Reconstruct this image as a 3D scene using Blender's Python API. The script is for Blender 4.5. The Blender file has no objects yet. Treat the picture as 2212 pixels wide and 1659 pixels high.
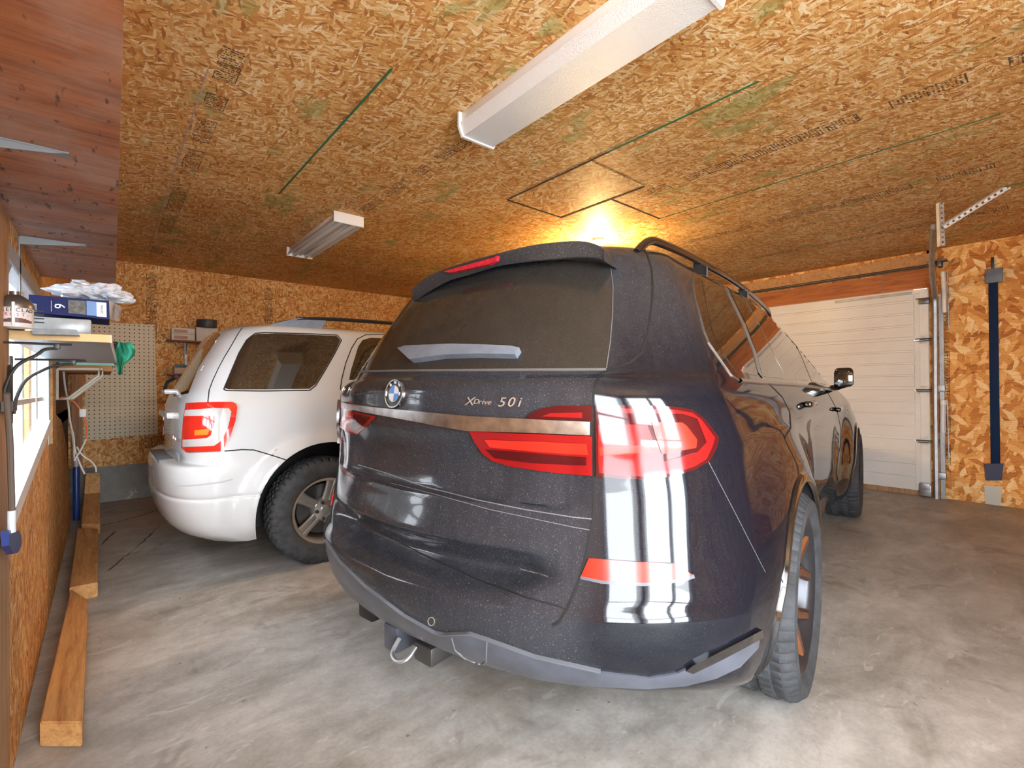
import bpy, bmesh, math, random
from mathutils import Vector, Matrix, noise
from mathutils.bvhtree import BVHTree
from mathutils.geometry import delaunay_2d_cdt
random.seed(7)
PI = math.pi
SC = bpy.context.scene
COL = SC.collection
W, H = 2212, 1659
FPX = 1027.3

# ------------------------------------------------------------------ camera
TH, PITCH, ROLL, CH = .8594, -.005, -.008, 1.19
def _cam_axes():
    F = Vector((math.cos(TH), math.sin(TH), 0)); R = Vector((math.sin(TH), -math.cos(TH), 0)); U = Vector((0, 0, 1))
    c, s = math.cos(PITCH), math.sin(PITCH); F2 = c*F - s*U; U2 = s*F + c*U
    c, s = math.cos(ROLL), math.sin(ROLL); R3 = c*R + s*U2; U3 = -s*R + c*U2
    return F2, R3, U3
CF, CR, CU = _cam_axes()
CPOS = Vector((0, 0, CH))
def ray(px, py): return (CF + CR*((px-W/2)/FPX) - CU*((py-H/2)/FPX)).normalized()
def hit(px, py, ax, val):
    d = ray(px, py); return CPOS + d*((val-CPOS[ax])/d[ax])
cam = bpy.data.cameras.new('camera'); co = bpy.data.objects.new('camera', cam); COL.objects.link(co)
cam.sensor_fit = 'HORIZONTAL'; cam.sensor_width = 36; cam.lens = FPX/W*36; cam.clip_start = .02
M = Matrix((CR, CU, -CF)).transposed().to_4x4(); M.translation = CPOS; co.matrix_world = M
SC.camera = co

# ------------------------------------------------------------------ materials
def new_mat(name):
    m = bpy.data.materials.new(name); m.use_nodes = True
    nt = m.node_tree; b = nt.nodes['Principled BSDF']; return m, nt, b
def simple(name, col, rough=.5, metal=0, coat=0, spec=.5, trans=0, emit=None, estr=0, alpha=1, bump=0, bscale=60, var=0, vscale=8):
    m, nt, b = new_mat(name)
    b.inputs['Base Color'].default_value = (*col, 1); b.inputs['Roughness'].default_value = rough
    b.inputs['Metallic'].default_value = metal; b.inputs['Coat Weight'].default_value = coat
    b.inputs['Coat Roughness'].default_value = .03
    b.inputs['Specular IOR Level'].default_value = spec; b.inputs['Transmission Weight'].default_value = trans
    b.inputs['Alpha'].default_value = alpha
    if emit: b.inputs['Emission Color'].default_value = (*emit, 1); b.inputs['Emission Strength'].default_value = estr
    if var or bump:
        tc = nt.nodes.new('ShaderNodeTexCoord'); n = nt.nodes.new('ShaderNodeTexNoise')
        n.inputs['Scale'].default_value = vscale if var else bscale; n.inputs['Detail'].default_value = 6
        nt.links.new(tc.outputs['Object'], n.inputs['Vector'])
        if var:
            r = nt.nodes.new('ShaderNodeValToRGB'); r.color_ramp.elements[0].position = .3; r.color_ramp.elements[1].position = .7
            r.color_ramp.elements[0].color = (*[c*(1-var) for c in col], 1); r.color_ramp.elements[1].color = (*[min(1, c*(1+var)) for c in col], 1)
            nt.links.new(n.outputs['Fac'], r.inputs['Fac']); nt.links.new(r.outputs['Color'], b.inputs['Base Color'])
        if bump:
            n2 = nt.nodes.new('ShaderNodeTexNoise'); n2.inputs['Scale'].default_value = bscale; n2.inputs['Detail'].default_value = 4
            nt.links.new(tc.outputs['Object'], n2.inputs['Vector'])
            bp = nt.nodes.new('ShaderNodeBump'); bp.inputs['Strength'].default_value = bump; bp.inputs['Distance'].default_value = .01
            nt.links.new(n2.outputs['Fac'], bp.inputs['Height']); nt.links.new(bp.outputs['Normal'], b.inputs['Normal'])
    return m
class NT:
    """small node-tree writing helper"""
    def __init__(s, nt): s.nt = nt
    def n(s, t, **kw):
        x = s.nt.nodes.new(t)
        for k, v in kw.items(): setattr(x, k, v)
        return x
    def l(s, a, b): s.nt.links.new(a, b)
    def val(s, sock, v):
        if hasattr(v, 'is_output'): s.l(v, sock)
        else: sock.default_value = v
    def math(s, op, a, b=0, c=0, clamp=False):
        x = s.n('ShaderNodeMath', operation=op); x.use_clamp = clamp
        s.val(x.inputs[0], a); s.val(x.inputs[1], b); s.val(x.inputs[2], c); return x.outputs[0]
    def mix(s, f, a, b, bt='MIX'):
        x = s.n('ShaderNodeMix', data_type='RGBA', blend_type=bt)
        s.val(x.inputs[0], f); s.val(x.inputs[6], a if hasattr(a, 'is_output') else (*a, 1)); s.val(x.inputs[7], b if hasattr(b, 'is_output') else (*b, 1)); return x.outputs[2]
    def mapping(s, v, loc=(0,0,0), rot=(0,0,0), sc=(1,1,1)):
        x = s.n('ShaderNodeMapping'); s.l(v, x.inputs[0]); x.inputs[1].default_value = loc; x.inputs[2].default_value = rot; x.inputs[3].default_value = sc; return x.outputs[0]
    def noise(s, v, sc, det=4, rough=.5, dist=0):
        x = s.n('ShaderNodeTexNoise'); s.l(v, x.inputs['Vector']); x.inputs['Scale'].default_value = sc; x.inputs['Detail'].default_value = det
        x.inputs['Roughness'].default_value = rough; x.inputs['Distortion'].default_value = dist; return x
    def ramp(s, f, stops, interp='LINEAR'):
        x = s.n('ShaderNodeValToRGB'); x.color_ramp.interpolation = interp; s.l(f, x.inputs[0]); e = x.color_ramp.elements
        while len(e) < len(stops): e.new(.5)
        for i, (p, c) in enumerate(stops): e[i].position = p; e[i].color = (*c, 1) if len(c) == 3 else c
        return x.outputs[0]
    def sep(s, v):
        x = s.n('ShaderNodeSeparateXYZ'); s.l(v, x.inputs[0]); return x.outputs
    def comb(s, a, b, c=0):
        x = s.n('ShaderNodeCombineXYZ'); s.val(x.inputs[0], a); s.val(x.inputs[1], b); s.val(x.inputs[2], c); return x.outputs[0]
    def smooth(s, v, a, b):
        x = s.n('ShaderNodeMapRange', interpolation_type='SMOOTHSTEP'); s.val(x.inputs[0], v); x.inputs[1].default_value = a; x.inputs[2].default_value = b; return x.outputs[0]

def osb(name, axes, ang0=0, flake=(11, 48), bands=(), green=0, tint=(1,1,1), grain_axis=0):
    """oriented strand board: axes = which object axes make the sheet's plane; bands = printed ink stamp rows
    (axis index 0/1 across the band, centre, half width, start, end)"""
    m, nt, b = new_mat(name); t = NT(nt)
    tc = t.n('ShaderNodeTexCoord'); s = t.sep(tc.outputs['Object'])
    u, v = s[axes[0]], s[axes[1]]
    P = t.comb(u, v, 0)
    dn = t.noise(P, 9, 1)
    off = t.n('ShaderNodeVectorMath', operation='SCALE'); t.l(dn.outputs['Color'], off.inputs[0]); off.inputs['Scale'].default_value = .05
    P2 = t.n('ShaderNodeVectorMath', operation='ADD'); t.l(P, P2.inputs[0]); t.l(off.outputs[0], P2.inputs[1]); P2 = P2.outputs[0]
    stops = [(0, (.20,.07,.02)), (.07, (.38,.145,.035)), (.28, (.60,.27,.075)), (.5, (.70,.37,.12)), (.7, (.79,.49,.19)), (.88, (.86,.62,.31)), (1, (.92,.77,.50))]
    col = None; hgt = None
    g = t.noise(t.mapping(P2, rot=(0, 0, math.radians(ang0)), sc=(flake[0]*.5, flake[1]*3, 1)), 1.5, 1)
    for i, (a, sc, th) in enumerate([(0, 1, 0), (38, 1.1, .5), (-34, .95, .52), (10, 1.5, .6), (75, 1.25, .72)]):
        q = t.mapping(P2, loc=(i*3.1, i*1.7, 0), rot=(0, 0, math.radians(a+ang0)), sc=(1, 1, 1))
        q = t.mapping(q, sc=(flake[0]*sc, flake[1]*sc, 1))
        vo = t.n('ShaderNodeTexVoronoi', voronoi_dimensions='2D'); t.l(q, vo.inputs['Vector']); vo.inputs['Scale'].default_value = 1
        c3 = t.sep(vo.outputs['Color'])
        f = t.math('ADD', t.math('MULTIPLY', c3[0], .92), t.math('MULTIPLY', t.math('SUBTRACT', g.outputs['Fac'], .5), .55))
        f = t.math('ADD', f, .11)
        cc = t.ramp(f, stops)
        if col is None: col = cc; hgt = f
        else:
            mk = t.math('GREATER_THAN', c3[1], th); col = t.mix(mk, col, cc)
            hgt = t.math('ADD', t.math('MULTIPLY', hgt, t.math('SUBTRACT', 1, mk)), t.math('MULTIPLY', f, mk))
        # dark gaps along flake borders
    big = t.noise(P, 1.3, 1); col = t.mix(t.smooth(big.outputs['Fac'], .35, .7), col, t.mix(1, col, (.86, .80, .72), 'MULTIPLY'))
    sp = t.noise(P, 60, 1); col = t.mix(t.math('MULTIPLY', t.smooth(sp.outputs['Fac'], .64, .74), .55), col, (.10, .04, .012))
    if green:
        gn = t.noise(t.mapping(P, loc=(5, 3, 0), sc=(2.2, .9, 1)), 1.6, 3, .7)
        col = t.mix(t.math('MULTIPLY', t.smooth(gn.outputs['Fac'], .55, .66), green), col, (.22, .30, .09))
    if bands:
        wn = t.noise(P, 20, 1); worn = t.smooth(wn.outputs['Fac'], .30, .42); cache = {}
    for (ax, c, hw, s0, s1) in bands:
        across = (u, v)[ax]; along = (v, u)[ax]
        if ax not in cache:   # blocks of print, rows of broken glyph strokes
            blk = t.n('ShaderNodeTexWhiteNoise', noise_dimensions='1D'); t.l(t.math('FLOOR', t.math('MULTIPLY', along, 7.3)), blk.inputs['W'])
            fr = t.math('FRACT', t.math('MULTIPLY', along, 7.3)); rows = t.math('LESS_THAN', t.math('FRACT', t.math('MULTIPLY', along, 62)), .55)
            gly = t.noise(t.comb(t.math('MULTIPLY', across, 130), t.math('MULTIPLY', along, 62), 0), 1.0, 0); gm = t.math('GREATER_THAN', gly.outputs['Fac'], .47)
            txt = t.math('MULTIPLY', t.math('MULTIPLY', rows, gm), t.math('GREATER_THAN', blk.outputs['Value'], .28)); cache[ax] = (t.math('MAXIMUM', txt, t.math('LESS_THAN', fr, .045)), t.math('GREATER_THAN', blk.outputs['Value'], .5), [])
        txt, eb, lst = cache[ax]; dist = t.math('ABSOLUTE', t.math('SUBTRACT', across, c))
        inb = t.math('MULTIPLY', t.math('LESS_THAN', dist, hw), t.math('MULTIPLY', t.math('GREATER_THAN', along, s0), t.math('LESS_THAN', along, s1)))
        lst.append(t.math('MULTIPLY', inb, t.math('MAXIMUM', txt, t.math('MULTIPLY', eb, t.math('GREATER_THAN', dist, hw-.004)))))
    if bands:
        ink = None
        for _, _, lst in cache.values():
            for q in lst: ink = q if ink is None else t.math('MAXIMUM', ink, q)
        col = t.mix(t.math('MULTIPLY', t.math('MULTIPLY', ink, worn), .9), col, (.05, .035, .03))
    col = t.mix(1, col, tint, 'MULTIPLY')
    t.l(col, b.inputs['Base Color']); b.inputs['Roughness'].default_value = .62; b.inputs['Specular IOR Level'].default_value = .25
    bp = t.n('ShaderNodeBump'); bp.inputs['Strength'].default_value = .35; bp.inputs['Distance'].default_value = .004; t.l(hgt, bp.inputs['Height']); t.l(bp.outputs[0], b.inputs['Normal'])
    return m

def wood(name, base, dark, along=1, scale=1., weather=0, ply=False):
    m, nt, b = new_mat(name); t = NT(nt); tc = t.n('ShaderNodeTexCoord')
    sc = [14, 14, 14]; sc[along] = 1.1
    q = t.mapping(tc.outputs['Object'], sc=tuple(c*scale for c in sc))
    w = t.noise(q, 1.4, 5, .6, 1.2); w2 = t.noise(t.mapping(q, sc=(3, 3, 3)), 3, 4)
    f = t.math('ADD', t.math('MULTIPLY', w.outputs['Fac'], .7), t.math('MULTIPLY', w2.outputs['Fac'], .3))
    rings = t.math('FRACT', t.math('MULTIPLY', w.outputs['Fac'], 9))
    col = t.ramp(f, [(.3, dark), (.52, base), (.75, tuple(min(1, c*1.25) for c in base))])
    col = t.mix(t.math('MULTIPLY', t.smooth(rings, .75, 1), .35), col, dark)
    if weather:
        k = t.noise(tc.outputs['Object'], 3, 5, .7); col = t.mix(t.math('MULTIPLY', t.smooth(k.outputs['Fac'], .4, .7), weather), col, (.45, .38, .34))
        k2 = t.noise(t.mapping(tc.outputs['Object'], sc=(60, 16, 20)), 1, 3); col = t.mix(t.math('MULTIPLY', t.smooth(k2.outputs['Fac'], .62, .70), .8), col, (.035, .02, .015))
    t.l(col, b.inputs['Base Color']); b.inputs['Roughness'].default_value = .6; b.inputs['Specular IOR Level'].default_value = .3
    bp = t.n('ShaderNodeBump'); bp.inputs['Strength'].default_value = .25; bp.inputs['Distance'].default_value = .004; t.l(f, bp.inputs['Height']); t.l(bp.outputs[0], b.inputs['Normal'])
    return m

def concrete(name, c1, c2, crack=True):
    m, nt, b = new_mat(name); t = NT(nt); tc = t.n('ShaderNodeTexCoord'); O = tc.outputs['Object']
    n1 = t.noise(t.mapping(O, rot=(0, 0, .5), sc=(1, 2.2, 1)), 1.6, 5, .65, .6); n2 = t.noise(O, 9, 4, .7); n3 = t.noise(O, 70, 1)
    f = t.math('ADD', t.math('MULTIPLY', n1.outputs['Fac'], .55), t.math('ADD', t.math('MULTIPLY', n2.outputs['Fac'], .35), t.math('MULTIPLY', n3.outputs['Fac'], .1)))
    col = t.ramp(f, [(.36, c1), (.5, tuple((a+b_)/2 for a, b_ in zip(c1, c2))), (.62, c2)])
    st = t.noise(t.mapping(O, loc=(3, 1, 0)), 2.3, 4, .75, .8); col = t.mix(t.math('MULTIPLY', t.smooth(st.outputs['Fac'], .56, .7), .45), col, (.13, .105, .085))
    br = t.noise(t.mapping(O, loc=(8, 2, 0)), .9, 4, .6); col = t.mix(t.math('MULTIPLY', t.smooth(br.outputs['Fac'], .5, .7), .35), col, (.30, .23, .17))
    ws = t.noise(t.mapping(O, loc=(1, 9, 0), rot=(0, 0, -.6), sc=(1, 3, 1)), 5, 3, .7, 1); col = t.mix(t.math('MULTIPLY', t.smooth(ws.outputs['Fac'], .62, .68), .35), col, (.62, .60, .56))
    sp = t.noise(O, 26, 2); col = t.mix(t.math('MULTIPLY', t.smooth(sp.outputs['Fac'], .72, .78), .6), col, (.08, .07, .06))
    t.l(col, b.inputs['Base Color']); t.l(t.ramp(n2.outputs['Fac'], [(.3, (.38,)*3), (.7, (.62,)*3)]), b.inputs['Roughness'])
    b.inputs['Specular IOR Level'].default_value = .35
    bp = t.n('ShaderNodeBump'); bp.inputs['Strength'].default_value = .25; bp.inputs['Distance'].default_value = .006; t.l(f, bp.inputs['Height']); t.l(bp.outputs[0], b.inputs['Normal'])
    return m

def car_paint(name, col, dustcol, amt, top_z, streak=.5, metal=.0, rough=.12, coat=.35, speck=1.0):
    m, nt, b = new_mat(name); t = NT(nt); tc = t.n('ShaderNodeTexCoord'); O = tc.outputs['Object']; s = t.sep(O)
    n1 = t.noise(O, 2.4, 6, .65); n2 = t.noise(t.mapping(O, sc=(28, 28, 1.6)), 1, 4, .6); n3 = t.noise(O, 240, 2, .6); n4 = t.noise(O, 520, 2, .5)
    geo = t.n('ShaderNodeNewGeometry')
    # more dust towards the rear end of the car (thrown-up road dirt) and on the upper body
    rear = t.math('SUBTRACT', 1, t.smooth(s[0], .05, .75)); up = t.smooth(s[2], top_z-.25, top_z+.1)
    side_clean = t.smooth(t.math('ABSOLUTE', s[1]), .60, .72)
    a = t.math('MAXIMUM', t.math('MULTIPLY', rear, t.math('SUBTRACT', 1, t.math('MULTIPLY', side_clean, .9))), t.math('MULTIPLY', up, .75))
    a = t.math('ADD', t.math('MULTIPLY', a, .85), .06)
    d = t.math('MULTIPLY', a, t.math('ADD', .45, t.math('ADD', t.math('MULTIPLY', n1.outputs['Fac'], .6), t.math('MULTIPLY', n2.outputs['Fac'], streak))))
    d = t.math('MULTIPLY', d, amt, clamp=True)
    sk = t.math('MULTIPLY', t.smooth(n3.outputs['Fac'], .60, .72), t.math('MULTIPLY', a, .34*speck))
    sk2 = t.math('MULTIPLY', t.smooth(n4.outputs['Fac'], .55, .75), t.math('MULTIPLY', a, .16*speck))
    d = t.math('ADD', d, t.math('ADD', sk, sk2), clamp=True)
    t.l(t.mix(d, col, dustcol), b.inputs['Base Color'])
    r = t.math('ADD', rough, t.math('MULTIPLY', d, .75), clamp=True); t.l(r, b.inputs['Roughness'])
    t.val(b.inputs['Coat Weight'], t.math('SUBTRACT', coat, t.math('MULTIPLY', d, 1.6*coat), clamp=True)); b.inputs['Coat Roughness'].default_value = .02; b.inputs['Specular IOR Level'].default_value = .28
    b.inputs['Metallic'].default_value = metal
    return m

MAT = {}
MAT['osb_ceiling'] = osb('osb_ceiling', (0, 1), ang0=20, flake=(17, 72), green=.5,
    bands=[(0, .42, .045, 2.2, 6.1), (0, 1.56, .04, -1, 3.6), (0, 2.99, .05, -1, 1.95), (0, 4.33, .05, -1, 2.4), (0, 5.45, .045, -1, 2.2)])
MAT['osb_back'] = osb('osb_back', (0, 2), ang0=80, flake=(17, 66), bands=[(0, .42, .045, 1.75, 2.6), (0, 1.62, .045, 1.0, 2.6), (1, .60, .06, .30, .6)], tint=(.92, .84, .74))
MAT['osb_front'] = osb('osb_front', (1, 2), ang0=62, flake=(7, 19), bands=[(0, .80, .04, .1, 2.2)], tint=(1.12, 1.0, .82))
MAT['osb_left'] = osb('osb_left', (1, 2), ang0=70, flake=(14, 60), tint=(.9, .78, .66))
MAT['osb_plain'] = osb('osb_plain', (0, 2), ang0=30, flake=(11, 42))
MAT['hatch'] = osb('osb_hatch', (0, 1), ang0=60, flake=(13, 50))
MAT['floor'] = concrete('concrete_floor', (.24, .225, .20), (.50, .485, .455))
MAT['kerb'] = concrete('concrete_kerb', (.15, .145, .135), (.27, .27, .25))
MAT['bracket_grey'] = simple('bracket_grey', (.20,.21,.22), .5, metal=.5)
MAT['ply'] = wood('weathered_plywood', (.30, .11, .045), (.11, .035, .015), along=0, scale=.8, weather=.35)
MAT['pine'] = wood('pine_lumber', (.62, .34, .13), (.36, .15, .045), along=1)
MAT['pinex'] = wood('pine_lumber_across', (.60, .33, .14), (.34, .15, .05), along=0)
MAT['pinez'] = wood('pine_stud', (.42, .24, .12), (.2, .09, .04), along=2)
MAT['beam'] = wood('red_fir_beam', (.50, .17, .05), (.26, .07, .02), along=1)
MAT['white_paint'] = simple('white_painted_steel', (.80, .80, .78), .4, var=.04)
MAT['door'] = simple('garage_door_white', (.74, .73, .70), .38, var=.05, vscale=2.5)
MAT['steel'] = simple('galvanised_steel', (.38, .39, .40), .5, metal=.9, var=.15, vscale=14)
MAT['steel_light'] = simple('perforated_angle_zinc', (.72, .72, .70), .5, metal=.3, var=.1, vscale=20)
MAT['dark_steel'] = simple('dark_steel', (.12, .12, .12), .4, metal=.8)
MAT['black'] = simple('black_plastic', (.012, .012, .013), .45)
MAT['black_gloss'] = simple('black_gloss', (.006, .006, .007), .08, coat=1)
MAT['grey_plastic'] = simple('dusty_grey_plastic', (.16, .19, .24), .5, var=.15, vscale=20)
MAT['rubber'] = simple('tyre_rubber', (.045, .048, .052), .75, var=.35, vscale=25, bump=.3, bscale=90)
MAT['rubber2'] = simple('tyre_rubber_dusty', (.038, .042, .048), .78, var=.4, vscale=14, bump=.3, bscale=90)
MAT['chrome'] = simple('chrome', (.75, .75, .76), .12, metal=1)
MAT['alloy'] = simple('silver_alloy', (.62, .61, .58), .32, metal=.75)
MAT['brown_reflect_alloy'] = simple('polished_alloy', (.66, .42, .33), .2, metal=1)  # polished metal, with the brown wall reflection tinted into its colour
MAT['dark_alloy'] = simple('dark_alloy', (.05, .052, .06), .3, metal=.6)
MAT['diffuser'] = simple('lamp_diffuser', (.78, .79, .78), .35, trans=0, bump=.5, bscale=220)
MAT['fixture'] = simple('fixture_white', (.80, .80, .79), .35)
MAT['blue'] = simple('deep_blue_plastic', (.012, .035, .17), .35)
MAT['blue_strip'] = simple('navy_blue_strip', (.005, .022, .075), .7, spec=.2)


# ------------------------------------------------------------------ mesh helpers
def link_mesh(name, verts, faces, mat, parent=None, smooth=False, mats=None, mi=None):
    me = bpy.data.meshes.new(name); me.from_pydata([tuple(v) for v in verts], [], faces); me.validate(clean_customdata=False); me.update()
    o = bpy.data.objects.new(name, me); COL.objects.link(o)
    for mm in (mats or [mat]): me.materials.append(mm)
    if mi: me.polygons.foreach_set('material_index', mi)
    if smooth: me.polygons.foreach_set('use_smooth', [True]*len(me.polygons)); me.set_sharp_from_angle(angle=math.radians(38))
    if parent: o.parent = parent; o.matrix_parent_inverse = PM.get(parent.name, Matrix()).inverted()
    return o
PM = {}
def thing(name, label, cat, loc=(0,0,0), rz=0, group=None, local=False):
    o = bpy.data.objects.new(name, None); COL.objects.link(o); o.empty_display_size = .1
    o.location = loc; o.rotation_euler = (0, 0, rz); o['label'] = label; o['category'] = cat
    if group: o['group'] = group
    m = Matrix.Rotation(rz, 4, 'Z'); m.translation = Vector(loc); PM[o.name] = Matrix() if local else m
    return o
def tag(o, label, cat, group=None):
    o['label'] = label; o['category'] = cat
    if group: o['group'] = group
    return o
def struct(o): o['kind'] = 'structure'; return o
class MB:
    def __init__(s): s.bm = bmesh.new()
    def box(s, a, b, bev=0, seg=2, mat=None):
        a, b = Vector(a), Vector(b); c = (a+b)/2; d = b-a
        r = bmesh.ops.create_cube(s.bm, size=1); vs = r['verts']
        for v in vs: v.co = Vector((v.co.x*d.x, v.co.y*d.y, v.co.z*d.z)) + c
        if bev:
            es = list({e for v in vs for e in v.link_edges}); r2 = bmesh.ops.bevel(s.bm, geom=es, offset=bev, segments=seg, affect='EDGES', profile=.5)
            vs = list({v for f in r2['faces'] for v in f.verts} | {v for v in vs if v.is_valid})
        if mat is not None:
            for v in vs: v.co = mat @ v.co
        return s
    def prism(s, pts, ext):   # polygon of 3-D points extruded by a vector
        n = len(pts); ext = Vector(ext); A = [s.bm.verts.new(Vector(p)) for p in pts]; B = [s.bm.verts.new(Vector(p)+ext) for p in pts]
        s.bm.faces.new(A); s.bm.faces.new(B[::-1])
        for i in range(n): s.bm.faces.new((A[i], B[i], B[(i+1)%n], A[(i+1)%n]))
        return s
    def tube(s, pts, r, seg=10, cap=True):
        pts = [Vector(p) for p in pts]; rings = []; up = Vector((0, 0, 1)); n = len(pts)
        t0 = (pts[1]-pts[0]).normalized(); nrm = t0.orthogonal().normalized()
        for i, p in enumerate(pts):
            t = (pts[min(i+1, n-1)]-pts[max(i-1, 0)]).normalized(); nrm = (nrm - t*nrm.dot(t)).normalized(); bi = t.cross(nrm)
            rr = r[i] if isinstance(r, (list, tuple)) else r
            rings.append([s.bm.verts.new(p + (nrm*math.cos(2*PI*k/seg) + bi*math.sin(2*PI*k/seg))*rr) for k in range(seg)])
        for a, b in zip(rings, rings[1:]):
            for k in range(seg): s.bm.faces.new((a[k], a[(k+1)%seg], b[(k+1)%seg], b[k]))
        if cap: s.bm.faces.new(rings[0][::-1]); s.bm.faces.new(rings[-1])
        return s
    def lathe(s, prof, c=(0,0,0), axis='z', seg=40, cap=True):
        c = Vector(c); rings = []
        for r, h in prof:
            ring = []
            for k in range(seg):
                a = 2*PI*k/seg; x, y = r*math.cos(a), r*math.sin(a)
                v = {'z': (x, y, h), 'y': (x, h, y), 'x': (h, x, y)}[axis]; ring.append(s.bm.verts.new(Vector(v)+c))
            rings.append(ring)
        for a, b in zip(rings, rings[1:]):
            for k in range(seg): s.bm.faces.new((a[k], a[(k+1)%seg], b[(k+1)%seg], b[k]))
        if cap:
            for ring in (rings[0], rings[-1]): s.bm.faces.new(ring)
        return s
    def build(s, name, mat, parent=None, smooth=True):
        bmesh.ops.recalc_face_normals(s.bm, faces=s.bm.faces[:])
        me = bpy.data.meshes.new(name); s.bm.to_mesh(me); s.bm.free()
        o = bpy.data.objects.new(name, me); COL.objects.link(o); me.materials.append(mat)
        if smooth: me.polygons.foreach_set('use_smooth', [True]*len(me.polygons)); me.set_sharp_from_angle(angle=math.radians(38))
        if parent: o.parent = parent; o.matrix_parent_inverse = PM.get(parent.name, Matrix()).inverted()
        return o
def spline(pts, n=12):
    pts = [Vector(p) for p in pts]; out = []
    for i in range(len(pts)-1):
        p0, p1, p2, p3 = pts[max(i-1, 0)], pts[i], pts[i+1], pts[min(i+2, len(pts)-1)]
        for k in range(n):
            t = k/n; out.append(.5*((2*p1) + (p2-p0)*t + (2*p0-5*p1+4*p2-p3)*t*t + (3*p1-p0-3*p2+p3)*t**3))
    out.append(pts[-1]); return out
def text(name, s, size, M4, mat, parent=None, ext=.0008, sx=1, shear=0, align='CENTER'):
    cu = bpy.data.curves.new(name, 'FONT'); cu.body = s; cu.size = size; cu.extrude = ext; cu.align_x = align; cu.align_y = 'CENTER'; cu.shear = shear; cu.resolution_u = 3
    tmp = bpy.data.objects.new(name+'_tmp', cu); COL.objects.link(tmp)
    me = bpy.data.meshes.new_from_object(tmp.evaluated_get(bpy.context.evaluated_depsgraph_get())); bpy.data.objects.remove(tmp)
    me.transform(M4 @ Matrix.Diagonal((sx, 1, 1, 1))); o = bpy.data.objects.new(name, me); COL.objects.link(o); me.materials.clear(); me.materials.append(mat)
    if parent: o.parent = parent; o.matrix_parent_inverse = PM.get(parent.name, Matrix()).inverted()
    return o
def frame(o, x, z):      # matrix with origin o, text direction x, facing z
    x = Vector(x).normalized(); z = Vector(z).normalized(); y = z.cross(x).normalized(); x = y.cross(z)
    m = Matrix((x, y, z)).transposed().to_4x4(); m.translation = Vector(o); return m

SKY, BULB, EXPO, DAY = 8., 55., 1.0, 76.

# ------------------------------------------------------------------ the garage
XL, XR, YB, YN, ZC = -.215, 6.573, 6.646, -1.5, 2.58
def slab(name, a, b, mat, kind=True):
    mb = MB(); mb.box(a, b); o = mb.build(name, mat, None, False)
    if kind: o['kind'] = 'structure'
    return o
slab('floor', (XL-.2, YN-.2, -.12), (XR+.2, YB+.2, 0), MAT['floor'])
slab('ceiling', (XL-.2, YN-.2, ZC), (XR+.2, YB+.2, ZC+.1), MAT['osb_ceiling'])
slab('wall_back', (XL-.2, YB, .36), (XR+.2, YB+.12, ZC), MAT['osb_back'])
slab('trim_1', (XL-.2, YB-.015, 0), (XR, YB+.12, .375), MAT['kerb'])
# right-hand wall with the garage door opening
DY0, DY1, DZ = .915, 5.80, 2.18
mb = MB(); mb.box((XR, YN, 0), (XR+.12, DY0+.015, ZC)); mb.box((XR, DY1, 0), (XR+.12, YB, ZC)); mb.box((XR, DY0-.06, 2.36), (XR+.12, DY1, ZC))
w = mb.build('wall_front', MAT['osb_front'], None, False); struct(w)
mb = MB(); mb.box((XR-.012, DY0-.06, 2.19), (XR+.05, 1.30, 2.40)); mb.box((XR-.015, 1.305, 2.19), (XR+.05, DY1, 2.385)); struct(mb.build('trim_2', MAT['beam'], None, False))
mb = MB(); mb.box((XR-.004, DY0-.07, 0), (XR+.04, DY0-.02, 2.2)); mb.box((XR-.01, DY0-.075, 2.40), (XR+.04, DY1, 2.55), .003); struct(mb.build('trim_3', MAT['pinex'], None, False))
# near wall behind the viewer, with a daylight opening
NX0, NX1, NZ0, NZ1 = -.16, .98, .06, 2.40
mb = MB(); mb.box((XL-.2, YN-.1, 0), (NX0, YN, ZC)); mb.box((NX1, YN-.1, 0), (XR+.2, YN, ZC)); mb.box((NX0, YN-.1, NZ1), (NX1, YN, ZC)); mb.box((NX0, YN-.1, 0), (NX1, YN, NZ0))
struct(mb.build('wall_near', MAT['osb_plain'], None, False))
mb = MB()
for a, b in (((NX0, NZ0), (NX0+.07, NZ1)), ((NX1-.07, NZ0), (NX1, NZ1)), ((.50, NZ0), (.57, NZ1)), ((NX0, NZ1-.07), (NX1, NZ1)), ((NX0, NZ0), (NX1, NZ0+.07)), ((NX0, 1.15), (NX1, 1.22))):
    mb.box((a[0], YN-.07, a[1]), (b[0], YN+.02, b[1]))
struct(mb.build('window_2', MAT['white_paint'], None, False))
# left wall: sheathing with the window hole (its lower edge follows a sloping trim)
WY0, WY1, WZ1 = 2.03, 3.52, 1.615
LY0, LY1, LZ0, LZ1 = -1.42, -.38, .30, 2.3
A = hit(28, 1100, 0, XL); B = hit(111, 897, 0, XL)
zs = lambda y: A.z + (B.z-A.z)*(y-A.y)/(B.y-A.y)
def wallpoly(name, yz, mat, x0=XL, th=-.02):
    mb = MB(); mb.prism([(x0, y, z) for y, z in yz], (th, 0, 0)); return mb.build(name, mat, None, False)
o = wallpoly('wall_left', [(LY1, 0), (5.55, 0), (5.55, .3), (5.2, .75), (4.55, .98), (WY1+.22, zs(WY1)+.05), (WY1, zs(WY1)), (WY0, zs(WY0)), (WY0, ZC), (LY1, ZC)], MAT['osb_left']); struct(o)
o = wallpoly('wall_left', [(YN, 0), (LY1, 0), (LY1, LZ0), (LY0, LZ0), (LY0, LZ1), (LY1, LZ1), (LY1, ZC), (YN, ZC)], MAT['osb_left']); struct(o)
o = wallpoly('wall_left', [(WY0, WZ1), (WY1, WZ1), (YB, WZ1), (YB, ZC), (WY0, ZC)], MAT['osb_left']); struct(o)
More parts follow.
